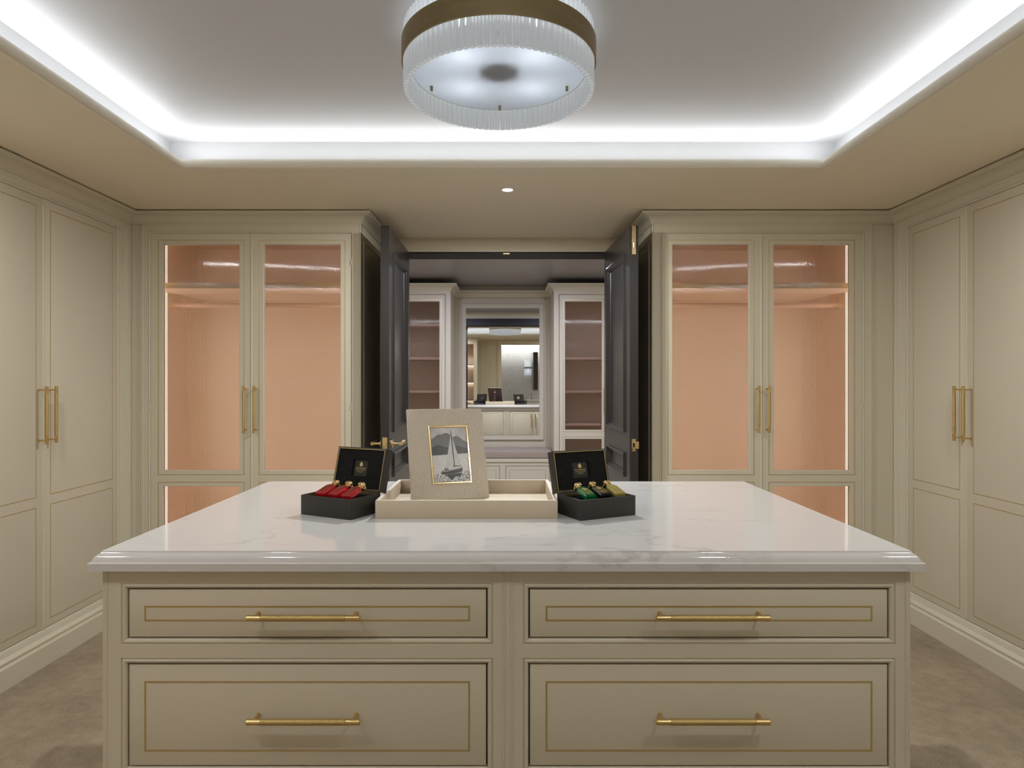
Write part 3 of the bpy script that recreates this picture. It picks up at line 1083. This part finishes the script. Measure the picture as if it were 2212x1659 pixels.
flat([(0, 0), (1, 0), (1, 1), (0, 1)], 0, 0.0020)
flat([(0, .215), (.06, .20), (.14, .155), (.22, .125), (.28, .135), (.35, .115), (.42, .10), (.49, .115), (.55, .15), (.61, .185), (.66, .175), (.725, .155), (.77, .185), (.81, .19), (.855, .22), (.92, .255), (1, .275), (1, .52), (0, .52)], 1, 0.0018)
flat([(0, .375), (.08, .345), (.16, .325), (.26, .33), (.36, .36), (.46, .375), (.56, .355), (.66, .345), (.76, .35), (.88, .375), (1, .395), (1, .52), (0, .52)], 2, 0.0016)
flat([(0, .515), (1, .49), (1, 1), (0, 1)], 3, 0.0014)
flat([(0, .86), (.2, .835), (.5, .86), (.8, .835), (1, .80), (1, 1), (0, 1)], 4, 0.0012)
flat([(.30, .87), (.80, .84), (.74, .92), (.62, .90), (.5, .97), (.42, .91)], 6, 0.0011)
flat([(.565, .075), (.53, .20), (.475, .37), (.42, .54), (.365, .68), (.335, .735), (.45, .72), (.575, .715)], 5, 0.0010)
flat([(.585, .16), (.64, .32), (.70, .48), (.76, .63), (.80, .715), (.70, .735), (.605, .735)], 5, 0.0010)
flat([(.558, .06), (.572, .06), (.585, .16), (.612, .735), (.588, .735), (.562, .20)], 6, 0.0008)
flat([(.55, .715), (.80, .712), (.80, .722), (.55, .73)], 6, 0.0008)
flat([(.335, .725), (.345, .725), (.35, .80), (.34, .80)], 6, 0.0008)
flat([(.215, .805), (.36, .79), (.60, .765), (.825, .735), (.82, .762), (.60, .79), (.36, .82), (.225, .83)], 7, 0.0006)
flat([(.215, .825), (.36, .815), (.60, .786), (.825, .758), (.80, .825), (.60, .848), (.36, .862), (.235, .86)], 6, 0.0005)
for q in ((.33, .77), (.375, .765), (.41, .76), (.27, .80)):
    flat([(q[0] - .012, q[1] + .03), (q[0] + .012, q[1] + .03), (q[0] + .01, q[1] - .012), (q[0] - .01, q[1] - .012)], 6, 0.0004)
ph = pframe(bb, 'photograph', ['ph_sky', 'ph_far', 'ph_near', 'ph_sea', 'ph_sea2', 'ph_sail', 'ph_dark', 'ph_deck'], None, pf, False)
ph.rotation_euler = (R(-TH), 0, 0)
ph['label'] = 'black and white print of a yacht under sail before hills'
# easel leg behind
top = TILT @ Vector((0, PT, PH * 0.72))
bb = MB()
a0 = Vector((-0.03, top.y, top.z))
foot = Vector((0, PT * 1.0 + 0.115, 0.001))
bb.face([(-0.022, top.y, top.z), (0.022, top.y, top.z), (0.04, foot.y, foot.z), (-0.04, foot.y, foot.z)])
bb.face([(-0.022, top.y + 0.004, top.z), (0.022, top.y + 0.004, top.z), (0.04, foot.y + 0.004, foot.z), (-0.04, foot.y + 0.004, foot.z)])
i0 = bb.idx([(-0.022, top.y, top.z), (0.022, top.y, top.z), (0.04, foot.y, foot.z), (-0.04, foot.y, foot.z)])
i1 = bb.idx([(-0.022, top.y + 0.004, top.z), (0.022, top.y + 0.004, top.z), (0.04, foot.y + 0.004, foot.z), (-0.04, foot.y + 0.004, foot.z)])
for k in range(4):
    bb.fi((i0[k], i0[(k + 1) % 4], i1[(k + 1) % 4], i1[k]))
pframe(bb, 'easel_leg', ['framedge'])


# ------------------------------------------------------------------ perfume boxes
def text_mesh(body, size, bold=0.0):
    c = bpy.data.curves.new('t', 'FONT')
    c.body = body
    c.size = size
    c.align_x = 'CENTER'
    c.offset = bold
    c.resolution_u = 2
    o = bpy.data.objects.new('t', c)
    COL.objects.link(o)
    dg = bpy.context.evaluated_depsgraph_get()
    me = bpy.data.meshes.new_from_object(o.evaluated_get(dg))
    bpy.data.objects.remove(o)
    return me


def add_text(bb, body, size, width, cx, cz, y, mirror=1):
    me = text_mesh(body, size)
    xs = [v.co.x for v in me.vertices]
    k = width / (max(xs) - min(xs))
    n = len(bb.v)
    for v in me.vertices:
        bb.v.append((cx + mirror * v.co.x * k, y, cz + v.co.y))
    for p in me.polygons:
        bb.f.append(tuple(n + i for i in p.vertices))
        bb.mi.append(bb.cur)
    bpy.data.meshes.remove(me)


EMB = [(-.32, 0), (.32, 0), (.46, .16), (.42, .30), (.50, .44), (.46, .62), (.30, .66), (.20, .74), (.20, .82), (.10, .86), (.10, .93), (.04, .93), (.04, 1.0), (-.04, 1.0), (-.04, .93), (-.10, .93), (-.10, .86), (-.20, .82), (-.20, .74), (-.30, .66), (-.46, .62), (-.50, .44), (-.42, .30), (-.46, .16)]
CREST = [(0, -.62), (.16, -.42), (.30, -.46), (.36, -.30), (.55, -.22), (.60, -.02), (.50, .12), (.56, .34), (.40, .46), (.22, .44), (.0, .50), (-.22, .44), (-.40, .46), (-.56, .34), (-.50, .12), (-.60, -.02), (-.55, -.22), (-.36, -.30), (-.30, -.46), (-.16, -.42)]


def perfume_box(cx, cy, yaw, W, D, label, bottle_mats, lid_lean, crest):
    H, t = 0.0625, 0.004
    root = empty('perfume_box', (cx, cy, TOPZ), yaw)
    tag(root, label, 'perfume box')
    hw, hd = W / 2, D / 2
    b = MB()
    b.box(-hw, hw, -hd, -hd + t, 0, H, 0.0006).box(-hw, hw, hd - t, hd, 0, H, 0.0006)
    b.box(-hw, -hw + t, -hd + t, hd - t, 0, H, 0.0006).box(hw - t, hw, -hd + t, hd - t, 0, H, 0.0006)
    b.box(-hw + t, hw - t, -hd + t, hd - t, 0, 0.004)
    base = b.build('base', 'black', root, merge=False, smooth=40)
    # gold liner lip just inside the walls, then the plush insert with troughs for bottles
    g = MB()
    for q in (t,):
        a = q
        for (x0, x1, y0, y1) in ((-hw + a, hw - a, -hd + a, -hd + a + .0018), (-hw + a, hw - a, hd - a - .0018, hd - a), (-hw + a, -hw + a + .0018, -hd + a, hd - a), (hw - a - .0018, hw - a, -hd + a, hd - a)):
            g.box(x0, x1, y0, y1, 0.045, H - 0.002)
    g.build('gold_lip', 'goldline', root, merge=False)
    MB().box(-hw + t + .0018, hw - t - .0018, -hd + t + .0018, hd - t - .0018, 0.004, 0.0535, 0.001).build('insert', 'velvet', root)
    # lid, opened: local frame u across, v up the lid, w depth to the back
    LH, LT = D - 0.004, 0.034
    lm = Matrix.Translation((0, hd - 0.002, H + 0.001)) @ Matrix.Rotation(R(-lid_lean), 4, 'X')
    b = MB()
    b.box(-hw, hw, 0, LT, 0, t, 0.0006).box(-hw, hw, 0, LT, LH - t, LH, 0.0006)
    b.box(-hw, -hw + t, 0, LT, t, LH - t, 0.0006).box(hw - t, hw, 0, LT, t, LH - t, 0.0006)
    b.box(-hw + t, hw - t, LT - t, LT, t, LH - t)
    lid = b.build('lid', 'black', root, lm, merge=False, smooth=40)
    MB().ring(-hw + t, hw - t, t, LH - t, [(0, 0.002), (0, -0.0003), (0.0018, -0.0003), (0.0018, 0.006)]).build('gold_line', 'goldline', lid, lm)
    # suede pad with a sunk square window
    pw, p0, p1 = 0.027 * W / 0.2 * 1.15, LH * 0.33, LH * 0.72
    hole = (-pw, pw, p0, p1)
    pad = MB().board(-hw + t + .0018, hw - t - .0018, t + .0018, LH - t - .0018, [hole], 0.004).ring(*hole, [(0, 0.004), (0.0, 0.010)])
    pad.build('pad', 'suede', lid, lm)
    MB().board(*hole, [], 0.0098).build('name_plate', 'plate', lid, lm)
    e = MB()
    s = 0.0165
    zc = p0 + (p1 - p0) * 0.60
    e.face([(x * s * .8, 0.0094, zc + z * s) for x, z in EMB])
    add_text(e, 'CLIVE CHRISTIAN', 0.0072, 0.042, 0, p0 + (p1 - p0) * 0.44, 0.0094)
    zl = p0 + (p1 - p0) * 0.36
    e.face([(-0.020, 0.0094, zl), (0.020, 0.0094, zl), (0.020, 0.0094, zl + 0.0009), (-0.020, 0.0094, zl + 0.0009)])
    add_text(e, 'TRAVELLER SET', 0.0045, 0.022, 0, p0 + (p1 - p0) * 0.235, 0.0094)
    e.build('lettering', 'goldprint', lid, lm, merge=False)
    # outside of the lid
    o = MB()
    if crest:
        o.face([(x * 0.052, LT + 0.0003, LH * 0.5 + z * 0.055) for x, z in CREST])
        add_text(o, 'CLIVE CHRISTIAN', 0.006, 0.062, 0, LH * 0.84, LT + 0.0003, -1)
    else:
        add_text(o, 'CLIVE CHRISTIAN', 0.008, 0.062, 0, LH * 0.56, LT + 0.0003, -1)
        o.face([(x * 0.02, LT + 0.0003, LH * 0.44 + z * 0.018) for x, z in CREST])
    o.build('outer_emblem', 'goldprint', lid, lm, merge=False)
    for xx in (-hw * 0.94, hw * 0.94):
        MB().tube((xx - 0.006, hd + 0.003, H - 0.001), (xx + 0.006, hd + 0.003, H - 0.001), 0.0042, n=12).build('hinge', 'gold', root, smooth=40)
    # bottles: each a thing of its own
    for k, (xb, mk, eng, lab) in enumerate(bottle_mats):
        mw = Matrix.Translation((cx, cy, TOPZ)) @ Matrix.Rotation(R(yaw), 4, 'Z') @ Matrix.Translation((xb, -0.052, 0.0545)) @ Matrix.Rotation(R(17), 4, 'X')
        bo = empty('perfume_bottle', mw.to_translation())
        bo.rotation_euler = mw.to_euler()
        tag(bo, lab, 'perfume bottle', 'bottles in the box of red bottles' if mk == 'red' else None)
        BW, BL, BT = 0.0195, 0.064, 0.019
        b = MB()
        # faceted body: base rectangle, shoulders, chamfered top face
        lo = [(-BW, 0.0), (BW, 0.0), (BW, BL - 0.010), (BW - 0.008, BL), (-BW + 0.008, BL), (-BW, BL - 0.010)]
        def sc(p, d):
            return [((abs(x) - d) * (1 if x > 0 else -1), d if y < 0.001 else y - d * 0.9) for x, y in p]
        L0 = b.idx([(x, y, 0.003) for x, y in sc(lo, 0.003)])
        L1 = b.idx([(x, y, 0.006) for x, y in lo])
        L2 = b.idx([(x, y, BT - 0.0045) for x, y in lo])
        L3 = b.idx([(x, y, BT) for x, y in sc(lo, 0.0035)])
        for A, B in ((L0, L1), (L1, L2), (L2, L3)):
            for q in range(6):
                b.fi((A[q], A[(q + 1) % 6], B[(q + 1) % 6], B[q]))
        b.fi(L0[::-1])
        b.fi(L3)
        b.build('body', mk, bo)
        # engraved label: frame of small relief pieces
        e = MB()
        e.face([(x * 0.018, 0.034 + z * 0.022, BT + 0.0003) for x, z in EMB])
        for zz in (0.012, 0.017, 0.022, 0.027):
            ww = 0.011 - abs(zz - 0.02) * 0.3
            e.box(-ww, ww, zz, zz + 0.0018, BT - 0.0002, BT + 0.0004)
        for sx in (-1, 1):
            e.box(sx * 0.0125, sx * 0.0145, 0.012, 0.046, BT - 0.0002, BT + 0.0004)
        e.build('engraving', eng, bo, merge=False)
        # crown stopper
        c = MB()
        c.tube((0, BL - 0.002, BT / 2), (0, BL + 0.006, BT / 2), 0.0068, n=16)
        c.tube((0, BL + 0.004, BT / 2), (0, BL + 0.0075, BT / 2), 0.0088, n=18)
        for a in range(4):
            an = R(45 + 90 * a)
            bm = bmesh.new()
            bmesh.ops.create_uvsphere(bm, u_segments=12, v_segments=8, radius=0.0062)
            c.add_bm(bm, Matrix.Translation((0.0058 * math.cos(an), BL + 0.0135, BT / 2 + 0.0058 * math.sin(an))) @ Matrix.Diagonal((1, 1.25, 1, 1)))
        for a in range(4):
            an = R(90 * a)
            c.tube((0.0095 * math.cos(an), BL + 0.006, BT / 2 + 0.0095 * math.sin(an)), (0.004 * math.cos(an), BL + 0.0215, BT / 2 + 0.004 * math.sin(an)), 0.0022, 0.0018, n=8)
        bm = bmesh.new()
        bmesh.ops.create_uvsphere(bm, u_segments=10, v_segments=8, radius=0.0034)
        c.add_bm(bm, Matrix.Translation((0, BL + 0.0225, BT / 2)))
        piv = Vector((0, BL - 0.002, BT / 2))
        c.v = [tuple(piv + (Vector(p) - piv) * 1.32) for p in c.v]
        c.build('crown_stopper', 'gold', bo, smooth=50, merge=False)
    return root


# left box: front corner (-.475,1.964), width direction to the left-back, depth direction to the right-back
def place_box(fx, fy, yaw, W, D, right):
    wd = Vector((math.cos(R(yaw)), math.sin(R(yaw))))
    dd = Vector((-math.sin(R(yaw)), math.cos(R(yaw))))
    f = Vector((fx, fy))
    c = f + (wd * W / 2 if right else -wd * W / 2) + dd * D / 2
    return c.x, c.y


lx, ly = place_box(-0.475, 1.964, -26.5, 0.201, 0.146, False)
rl_ = 'small red glass bottle with gold crown stopper, '
perfume_box(lx, ly, -26.5, 0.201, 0.146, 'open black gift box holding three red bottles with gold stoppers',
            [(-0.038, 'red', 'reddark', rl_ + 'farthest from the tray'), (0.014, 'red', 'reddark', rl_ + 'between two other red ones'), (0.066, 'red', 'reddark', rl_ + 'beside the tray')], 14, False)
rx, ry = place_box(0.224, 1.953, 25.6, 0.205, 0.140, True)
perfume_box(rx, ry, 25.6, 0.205, 0.140, 'open black gift box holding a green, a black and a gold bottle',
            [(-0.054, 'green', 'olive', 'small green glass bottle with gold crown stopper in black box'), (0.0, 'blackglass', 'olive', 'small black glass bottle with gold crown stopper in black box'), (0.056, 'amber', 'olive', 'small gold bottle with crown stopper in black box')], 14, True)

# ------------------------------------------------------------------ chandelier
CHX, CHY, CHR = -0.025, 2.14, 0.320
ch = empty('ceiling_lamp', (CHX, CHY, RCEIL))
tag(ch, 'round flush ceiling lamp of frosted glass rods with bronze band', 'ceiling lamp')
dz = lambda z: z + CAMZ - RCEIL        # heights given above the camera
MB().lathe([(CHR - 0.004, dz(1.042)), (CHR, dz(1.043)), (CHR, dz(1.112)), (CHR - 0.004, dz(1.113)), (CHR - 0.004, dz(1.042))], 96).build('band', 'antique', ch, smooth=40)
MB().lathe([(0, 0.0), (CHR - 0.06, 0.0), (CHR - 0.06, -0.016), (0.0, -0.016)], 64).build('ceiling_plate', 'white', ch, smooth=40)
# solid rods standing side by side
rb = MB()
rr = 0.0100
rb.m(0).tube((0, 0, 0), (0, 0, 0.196), rr, n=14, cap=False)
rb.m(0).tube((0, 0, -0.0015), (0, 0, 0), rr - 0.0015, rr, n=14, cap=False)
n0 = rb.idx([((rr - 0.0015) * math.cos(2 * math.pi * k / 14), (rr - 0.0015) * math.sin(2 * math.pi * k / 14), -0.0015) for k in range(14)])
rb.m(1).fi(n0)
rod0 = rb.build('glass_rod', ['rod', 'rodend'], ch, smooth=50)
NR = 92
for k in range(NR):
    o = rod0 if k == 0 else rod0.copy()
    if k:
        COL.objects.link(o)
        o.parent = ch
    an = 2 * math.pi * (k + 0.5) / NR
    o.location = ((CHR - 0.0155) * math.cos(an), (CHR - 0.0155) * math.sin(an), dz(0.962))
# opal diffuser with studs
DR = CHR - 0.032
MB().lathe([(0.0, dz(1.028)), (DR - 0.002, dz(1.028)), (DR, dz(1.0295)), (DR, dz(1.033))], 96).build('diffuser', 'diffuser', ch, smooth=40)
MB().lathe([(DR - 0.001, dz(1.0275)), (DR + 0.003, dz(1.0275)), (DR + 0.003, dz(1.034)), (DR - 0.001, dz(1.034)), (DR - 0.001, dz(1.0275))], 96).build('diffuser_rim', 'white', ch, smooth=40)
for an in (158, 22, -90, 90):
    x, y = (DR - 0.035) * math.cos(R(an)), (DR - 0.035) * math.sin(R(an))
    MB().tube((x, y, dz(1.013)), (x, y, dz(1.034)), 0.0048, n=14).build('stud', 'antique', ch, smooth=40)
MB().lathe([(0.0, dz(1.052)), (0.075, dz(1.045)), (0.075, -0.016)], 32).build('hub', 'hub', ch, smooth=40)
for an in (45, 135, 225, 315):
    bm = bmesh.new()
    bmesh.ops.create_uvsphere(bm, u_segments=16, v_segments=10, radius=0.022)
    b = MB()
    b.add_bm(bm, Matrix.Translation((0.16 * math.cos(R(an)), 0.16 * math.sin(R(an)), dz(1.105))))
    b.tube((0.16 * math.cos(R(an)), 0.16 * math.sin(R(an)), dz(1.12)), (0.16 * math.cos(R(an)), 0.16 * math.sin(R(an)), -0.016), 0.012)
    b.build('bulb', 'bulb', ch, smooth=50, merge=False)


# ------------------------------------------------------------------ downlights
def downlight(x, y, z, label, power, col=(1, 0.93, 0.85), size=0.028, group=None):
    o = empty('downlight', (x, y, z))
    tag(o, label, 'downlight', group)
    MB().lathe([(size + 0.010, 0.0), (size + 0.010, -0.003), (size, -0.0035), (size - 0.004, 0.004)], 32).build('bezel', 'white', o, smooth=40)
    MB().lathe([(0, -0.0005), (size, -0.0005)], 32).build('lens', 'downled', o)
    if power:
        d = bpy.data.lights.new('lamp', 'AREA')
        d.shape = 'DISK'
        d.size = size * 2
        d.energy = power
        d.color = col
        l = bpy.data.objects.new('lamp', d)
        COL.objects.link(l)
        l.parent = o
        l.location = (0, 0, -0.006)
    return o


WARM = (0.975, 0.975, 0.96)
DLW = 6.5
downlight(0.006, 3.36, CEIL, 'small round downlight in the ceiling before the dark doors', 33, WARM)
for x, y, p, t in ((-1.95, 0.80, 5.0, 'above the shelf cabinet'), (-1.15, 0.60, 7.0, 'above the panel beside the shelf cabinet'), (1.05, 0.60, 7.0, 'above the bathroom opening'),
                   (1.95, 0.80, 5.0, 'in the corner beyond the bathroom opening'), (-1.74, 2.05, 8.8, 'between recess and wardrobes on the red bottle side'), (1.76, 2.05, 8.3, 'between recess and wardrobes on the green bottle side')):
    downlight(x, y, CEIL, 'added unseen fill downlight in the ceiling ' + t, p, WARM, 0.06)  # unseen fixtures, added as fill for the wardrobes, drawers and worktop
for x, t in ((-0.75, 'above the lever-handled door'), (0.65, 'above the leverless door')):
    downlight(x, 5.6, 2.47, 'added hidden fill downlight in the second room ' + t, 28, (0.78, 0.81, 1.0))  # invented fixtures out of sight above the door head, added to brighten this room


# ------------------------------------------------------------------ second room: glazed cabinets, mirror, bench
def far_cabinet(s, u0, u1, shelves, label):
    """u measured from the room axis, front at Y=6.92"""
    Y = 6.92
    c = s * (u0 + u1) / 2
    root = empty('display_cabinet', (c, Y, 0))
    tag(root, label, 'cabinet')
    L = lambda u: s * u - c
    rg = lambda a, d: (min(L(a), L(d)), max(L(a), L(d)))
    ZB, ZT = 0.10, 2.36
    hole = (*rg(u0 + 0.044, u1 - 0.04), 0.14, 2.312)
    face_frame(*rg(u0, u1), ZB, ZT, [hole], root)
    MB().box(*rg(u0, u1), 0.0, 0.5, 0, ZB).build('plinth', 'paint', root)
    carcass(*rg(u0 + 0.002, u1), 0.0225, YM - Y + 0.015, ZB, ZT, root)
    MB().box(*rg(u0, u0 + 0.0025), 0.022, YM - Y + 0.015, 0, ZT).build('side_panel', 'paint', root)
    a, d = u0 + 0.061, u1 - 0.057
    m = (a + d) / 2
    for k, (p, q) in enumerate(((a, m - 0.0015), (m + 0.0015, d))):
        gl = [(*rg(p + 0.058, q - 0.04 if k == 0 else q - 0.058), z0, z1) for z0, z1 in ((0.844, 2.225), (0.25, 0.748))]
        il = [(g[0] - 0.022, g[1] + 0.022, g[2] - 0.022, g[3] + 0.022) for g in gl]
        glazed_door(*rg(p, q), 0.157, 2.295, gl, il, root, hx=L(q - 0.02 if k == 0 else p + 0.02), hz=1.16)
    for z in shelves:
        MB().box(*rg(u0 + 0.022, u1 - 0.02), 0.06, 0.5, z - 0.026, z, 0.002).build('shelf', 'rail', root)
    for u in (u0 + 0.0245, u1 - 0.0225):
        MB().box(*rg(u - 0.002, u + 0.002), 0.047, 0.053, 0.2, 2.28).build('light_strip', 'led_far', root)
    return root


M['led_far'] = emission('dim_led', (1.0, 0.90, 0.86, 1), 2.0)
far_cabinet(-1, 0.60, 1.66, (1.988, 1.628, 1.268, 0.91, 0.5), 'display cabinet with reeded glass and five shelves, beside the wall mirror, behind the lever-handled door')
far_cabinet(1, 0.51, 1.62, (1.628, 1.268, 0.91, 0.5), 'display cabinet with reeded glass and four shelves, beside the wall mirror, behind the leverless door')
COR2 = [(o, z - 2.290 + 2.335 + (z - 2.290) * 0.25) for o, z in COR]
struct(MB().sweep([(-1.74, 6.92), (-0.60, 6.92), (-0.60, YM), (0.51, YM), (0.51, 6.92), (1.69, 6.92)], COR2, 1).build('trim_7', 'paint', smooth=25))

# mirror wall panel and mirror
mr = empty('wall_mirror', (-0.043, YM, 1.476))
tag(mr, 'tall wall mirror in a cream frame above the cushioned bench', 'mirror')
mw, mh = 0.423, 0.736
MB().ring(-mw - 0.050, mw + 0.050, -mh - 0.050, mh + 0.050, [(0, 0.02), (0, -0.004), (0.004, -0.008), (0.012, -0.008), (0.016, -0.004), (0.044, -0.003), (0.050, 0.004), (0.050, 0.02)]).build('frame', 'paint', mr)
MB().board(-mw + 0.016, mw - 0.016, -mh + 0.016, mh - 0.016, [], 0.0).ring(-mw, mw, -mh, mh, [(0.016, 0.0), (0.0, 0.00016)]).build('glass', 'mirror', mr, merge=True)
MB().box(-mw - 0.03, mw + 0.03, 0.0015, 0.019, -mh - 0.03, mh + 0.03).build('backing', 'paint', mr)

# bench
be = empty('bench', (-0.045, 6.97, 0))
tag(be, 'built-in cream bench with drawers under the wall mirror', 'bench')
bw = 0.552
holes = [(-bw + 0.03, -0.015, 0.14, 0.463), (0.025, bw - 0.03, 0.14, 0.463)]
face_frame(-bw, bw, 0.0, 0.492, holes, be)
MB().box(-bw, bw, 0.03, 0.49, 0.0, 0.492).build('carcass', 'paint', be)
MB().box(-bw, bw, -0.012, 0.49, 0.492, 0.530, 0.004).build('seat_board', 'paint', be)
for h in holes:
    p, q, z0, z1 = h[0] + 0.017, h[1] - 0.017, h[2] + 0.017, h[3] - 0.017
    d = MB().box(p, q, 0.004, 0.026, z0, z1, 0.001).build('drawer', 'paint', be)
    inlay(p + 0.035, q - 0.035, z0 + 0.035, z1 - 0.035, 0.004, d, 0.004)
# cushion: rounded boxed pad
cu = empty('bench_cushion', (-0.045, 7.2, 0.531))
tag(cu, 'long taupe leather cushion lying on the bench', 'cushion')
bm = bmesh.new()
bmesh.ops.create_cube(bm, size=1)
for v in bm.verts:
    v.co = Vector((v.co.x * (2 * bw - 0.03), v.co.y * 0.46, v.co.z * 0.08 + 0.041))
bmesh.ops.bevel(bm, geom=bm.edges[:], offset=0.026, segments=5, profile=0.6, affect='EDGES')
bmesh.ops.subdivide_edges(bm, edges=[e for e in bm.edges if abs((e.verts[0].co - e.verts[1].co).x) > 0.5], cuts=24)
for v in bm.verts:
    v.co.z += 0.004 * math.sin(v.co.x * 21) * (1 if v.co.z > 0.05 else 0) * math.sin(v.co.y * 5 + 1)
cb = MB()
cb.add_bm(bm)
cb.build('pad', 'leather', cu, smooth=60)
pp = MB()
hw_ = bw - 0.021
for z in (0.071, 0.012):
    pts = [(-hw_, -0.2255), (hw_, -0.2255), (hw_, 0.2255), (-hw_, 0.2255)]
    for k in range(4):
        pp.tube((*pts[k], z), (*pts[(k + 1) % 4], z), 0.0045, n=8)
pp.build('piping', 'leather', cu, smooth=50, merge=False)

# ------------------------------------------------------------------ what the mirror shows behind the camera
dc = empty('shelf_cabinet', (-1.40, 0.36, 0), 180)
tag(dc, 'cream cabinet with lit peach shelves beside the bathroom opening', 'cabinet')
W2 = 0.74
face_frame(-W2, W2, 0.1, 2.30, [(-W2 + 0.07, W2 - 0.07, 0.16, 2.235)], dc)
MB().box(-W2, W2, 0, 0.5, 0, 0.1).build('plinth', 'paint', dc)
carcass(-W2, W2, 0.0225, 0.50, 0.1, 2.30, dc)
for x in (-W2 - 0.0005, W2 - 0.0015):
    MB().box(x, x + 0.002, 0.02, 0.5, 0, 2.3).build('side_panel', 'paint', dc)
for z in (0.55, 0.96, 1.36, 1.76):
    s_ = MB().box(-W2 + 0.02, W2 - 0.02, 0.04, 0.48, z - 0.012, z).build('shelf', 'walnut', dc)
    MB().box(-W2 + 0.03, W2 - 0.03, 0.44, 0.46, z - 0.0165, z - 0.0125).build('light_strip', 'led', s_)
MB().sweep([(-W2, 0.5), (-W2, 0), (W2, 0), (W2, 0.5)], COR, 1).build('cornice', 'paint', dc)

# sconce on marble
sc = empty('wall_sconce', (0.57, -2.2, 1.75))
tag(sc, 'wall sconce of fluted glass with a dark bronze band on the marble', 'sconce')
MB().box(-0.10, 0.10, 0.0, 0.10, -0.018, 0.018, 0.004).build('band', 'antique', sc)
fl = MB()
for k in range(12):
    an = math.pi * (k + 0.5) / 12
    fl.tube((0.085 * math.cos(an), 0.005 + 0.085 * math.sin(an), -0.20), (0.085 * math.cos(an), 0.005 + 0.085 * math.sin(an), 0.20), 0.011, n=10)
fl.build('glass_rods', 'rod', sc, smooth=50, merge=False)['kind'] = 'stuff'
bb_ = MB()
for z in (-0.09, 0.09):
    bb_.tube((0, 0.04, z - 0.05), (0, 0.04, z + 0.05), 0.014)
bb_.build('bulb', 'led_cool', sc, merge=False)
# smoked tall panel
sm = empty('tall_mirror_cabinet', (0.79, -2.2, 1.66))
tag(sm, 'tall narrow smoked glass cabinet beside the sconce on marble', 'cabinet')
MB().box(-0.085, 0.085, 0.0, 0.13, -0.50, 0.50, 0.003).build('body', 'smoke', sm)
MB().ring(-0.085, 0.085, -0.5, 0.5, [(0, 0.13), (0, 0.138), (0.012, 0.138), (0.012, 0.13)]).build('frame', 'antique', sm)
# vanity
va = empty('vanity_unit', (1.12, -2.18, 0))
tag(va, 'white topped walnut vanity standing against the marble', 'vanity')
MB().box(-0.56, 0.56, 0.0, 0.5, 0.10, 0.82).build('body', 'walnut', va)
MB().box(-0.58, 0.58, 0.0, 0.53, 0.82, 0.905, 0.004).build('top', 'bathwhite', va)
for x in (-0.28, 0.28):
    d_ = MB().box(x - 0.262, x + 0.262, 0.5, 0.518, 0.16, 0.78, 0.002).build('door', 'walnut', va)
    MB().tube((x - 0.05, 0.54, 0.72), (x + 0.05, 0.54, 0.72), 0.006).tube((x - 0.04, 0.517, 0.72), (x - 0.04, 0.54, 0.72), 0.004).tube((x + 0.04, 0.517, 0.72), (x + 0.04, 0.54, 0.72), 0.004).build('handle', 'brass', d_, merge=False)
fa = empty('basin_tap', (0.66, -2.05, 0.905))
tag(fa, 'slender curved copper tap on the white vanity top', 'tap')
tp = MB().tube((0, 0, 0), (0, 0, 0.008), 0.022)
pts = [(0, 0, 0.0), (0, 0, 0.12)] + [(0, 0.05 - 0.05 * math.cos(R(a)), 0.12 + 0.05 * math.sin(R(a))) for a in range(15, 181, 15)]
for p, q in zip(pts, pts[1:]):
    tp.tube(p, q, 0.008, n=10)
tp.build('spout', 'copper', fa, smooth=60, merge=False)
# light slot at the top of the marble wall
sl = MB().box(-0.6, 1.95, -2.19, -2.15, 2.31, 2.33)
so = sl.build('light_tape', 'led_cool')
tag(so, 'white light tape along the top of the marble wall', 'light tape')
area('slot_lamp', (0.675, -2.08, 2.34), (R(-25), 0, 0), 2.4, 0.05, 15, (1, 0.98, 0.96))
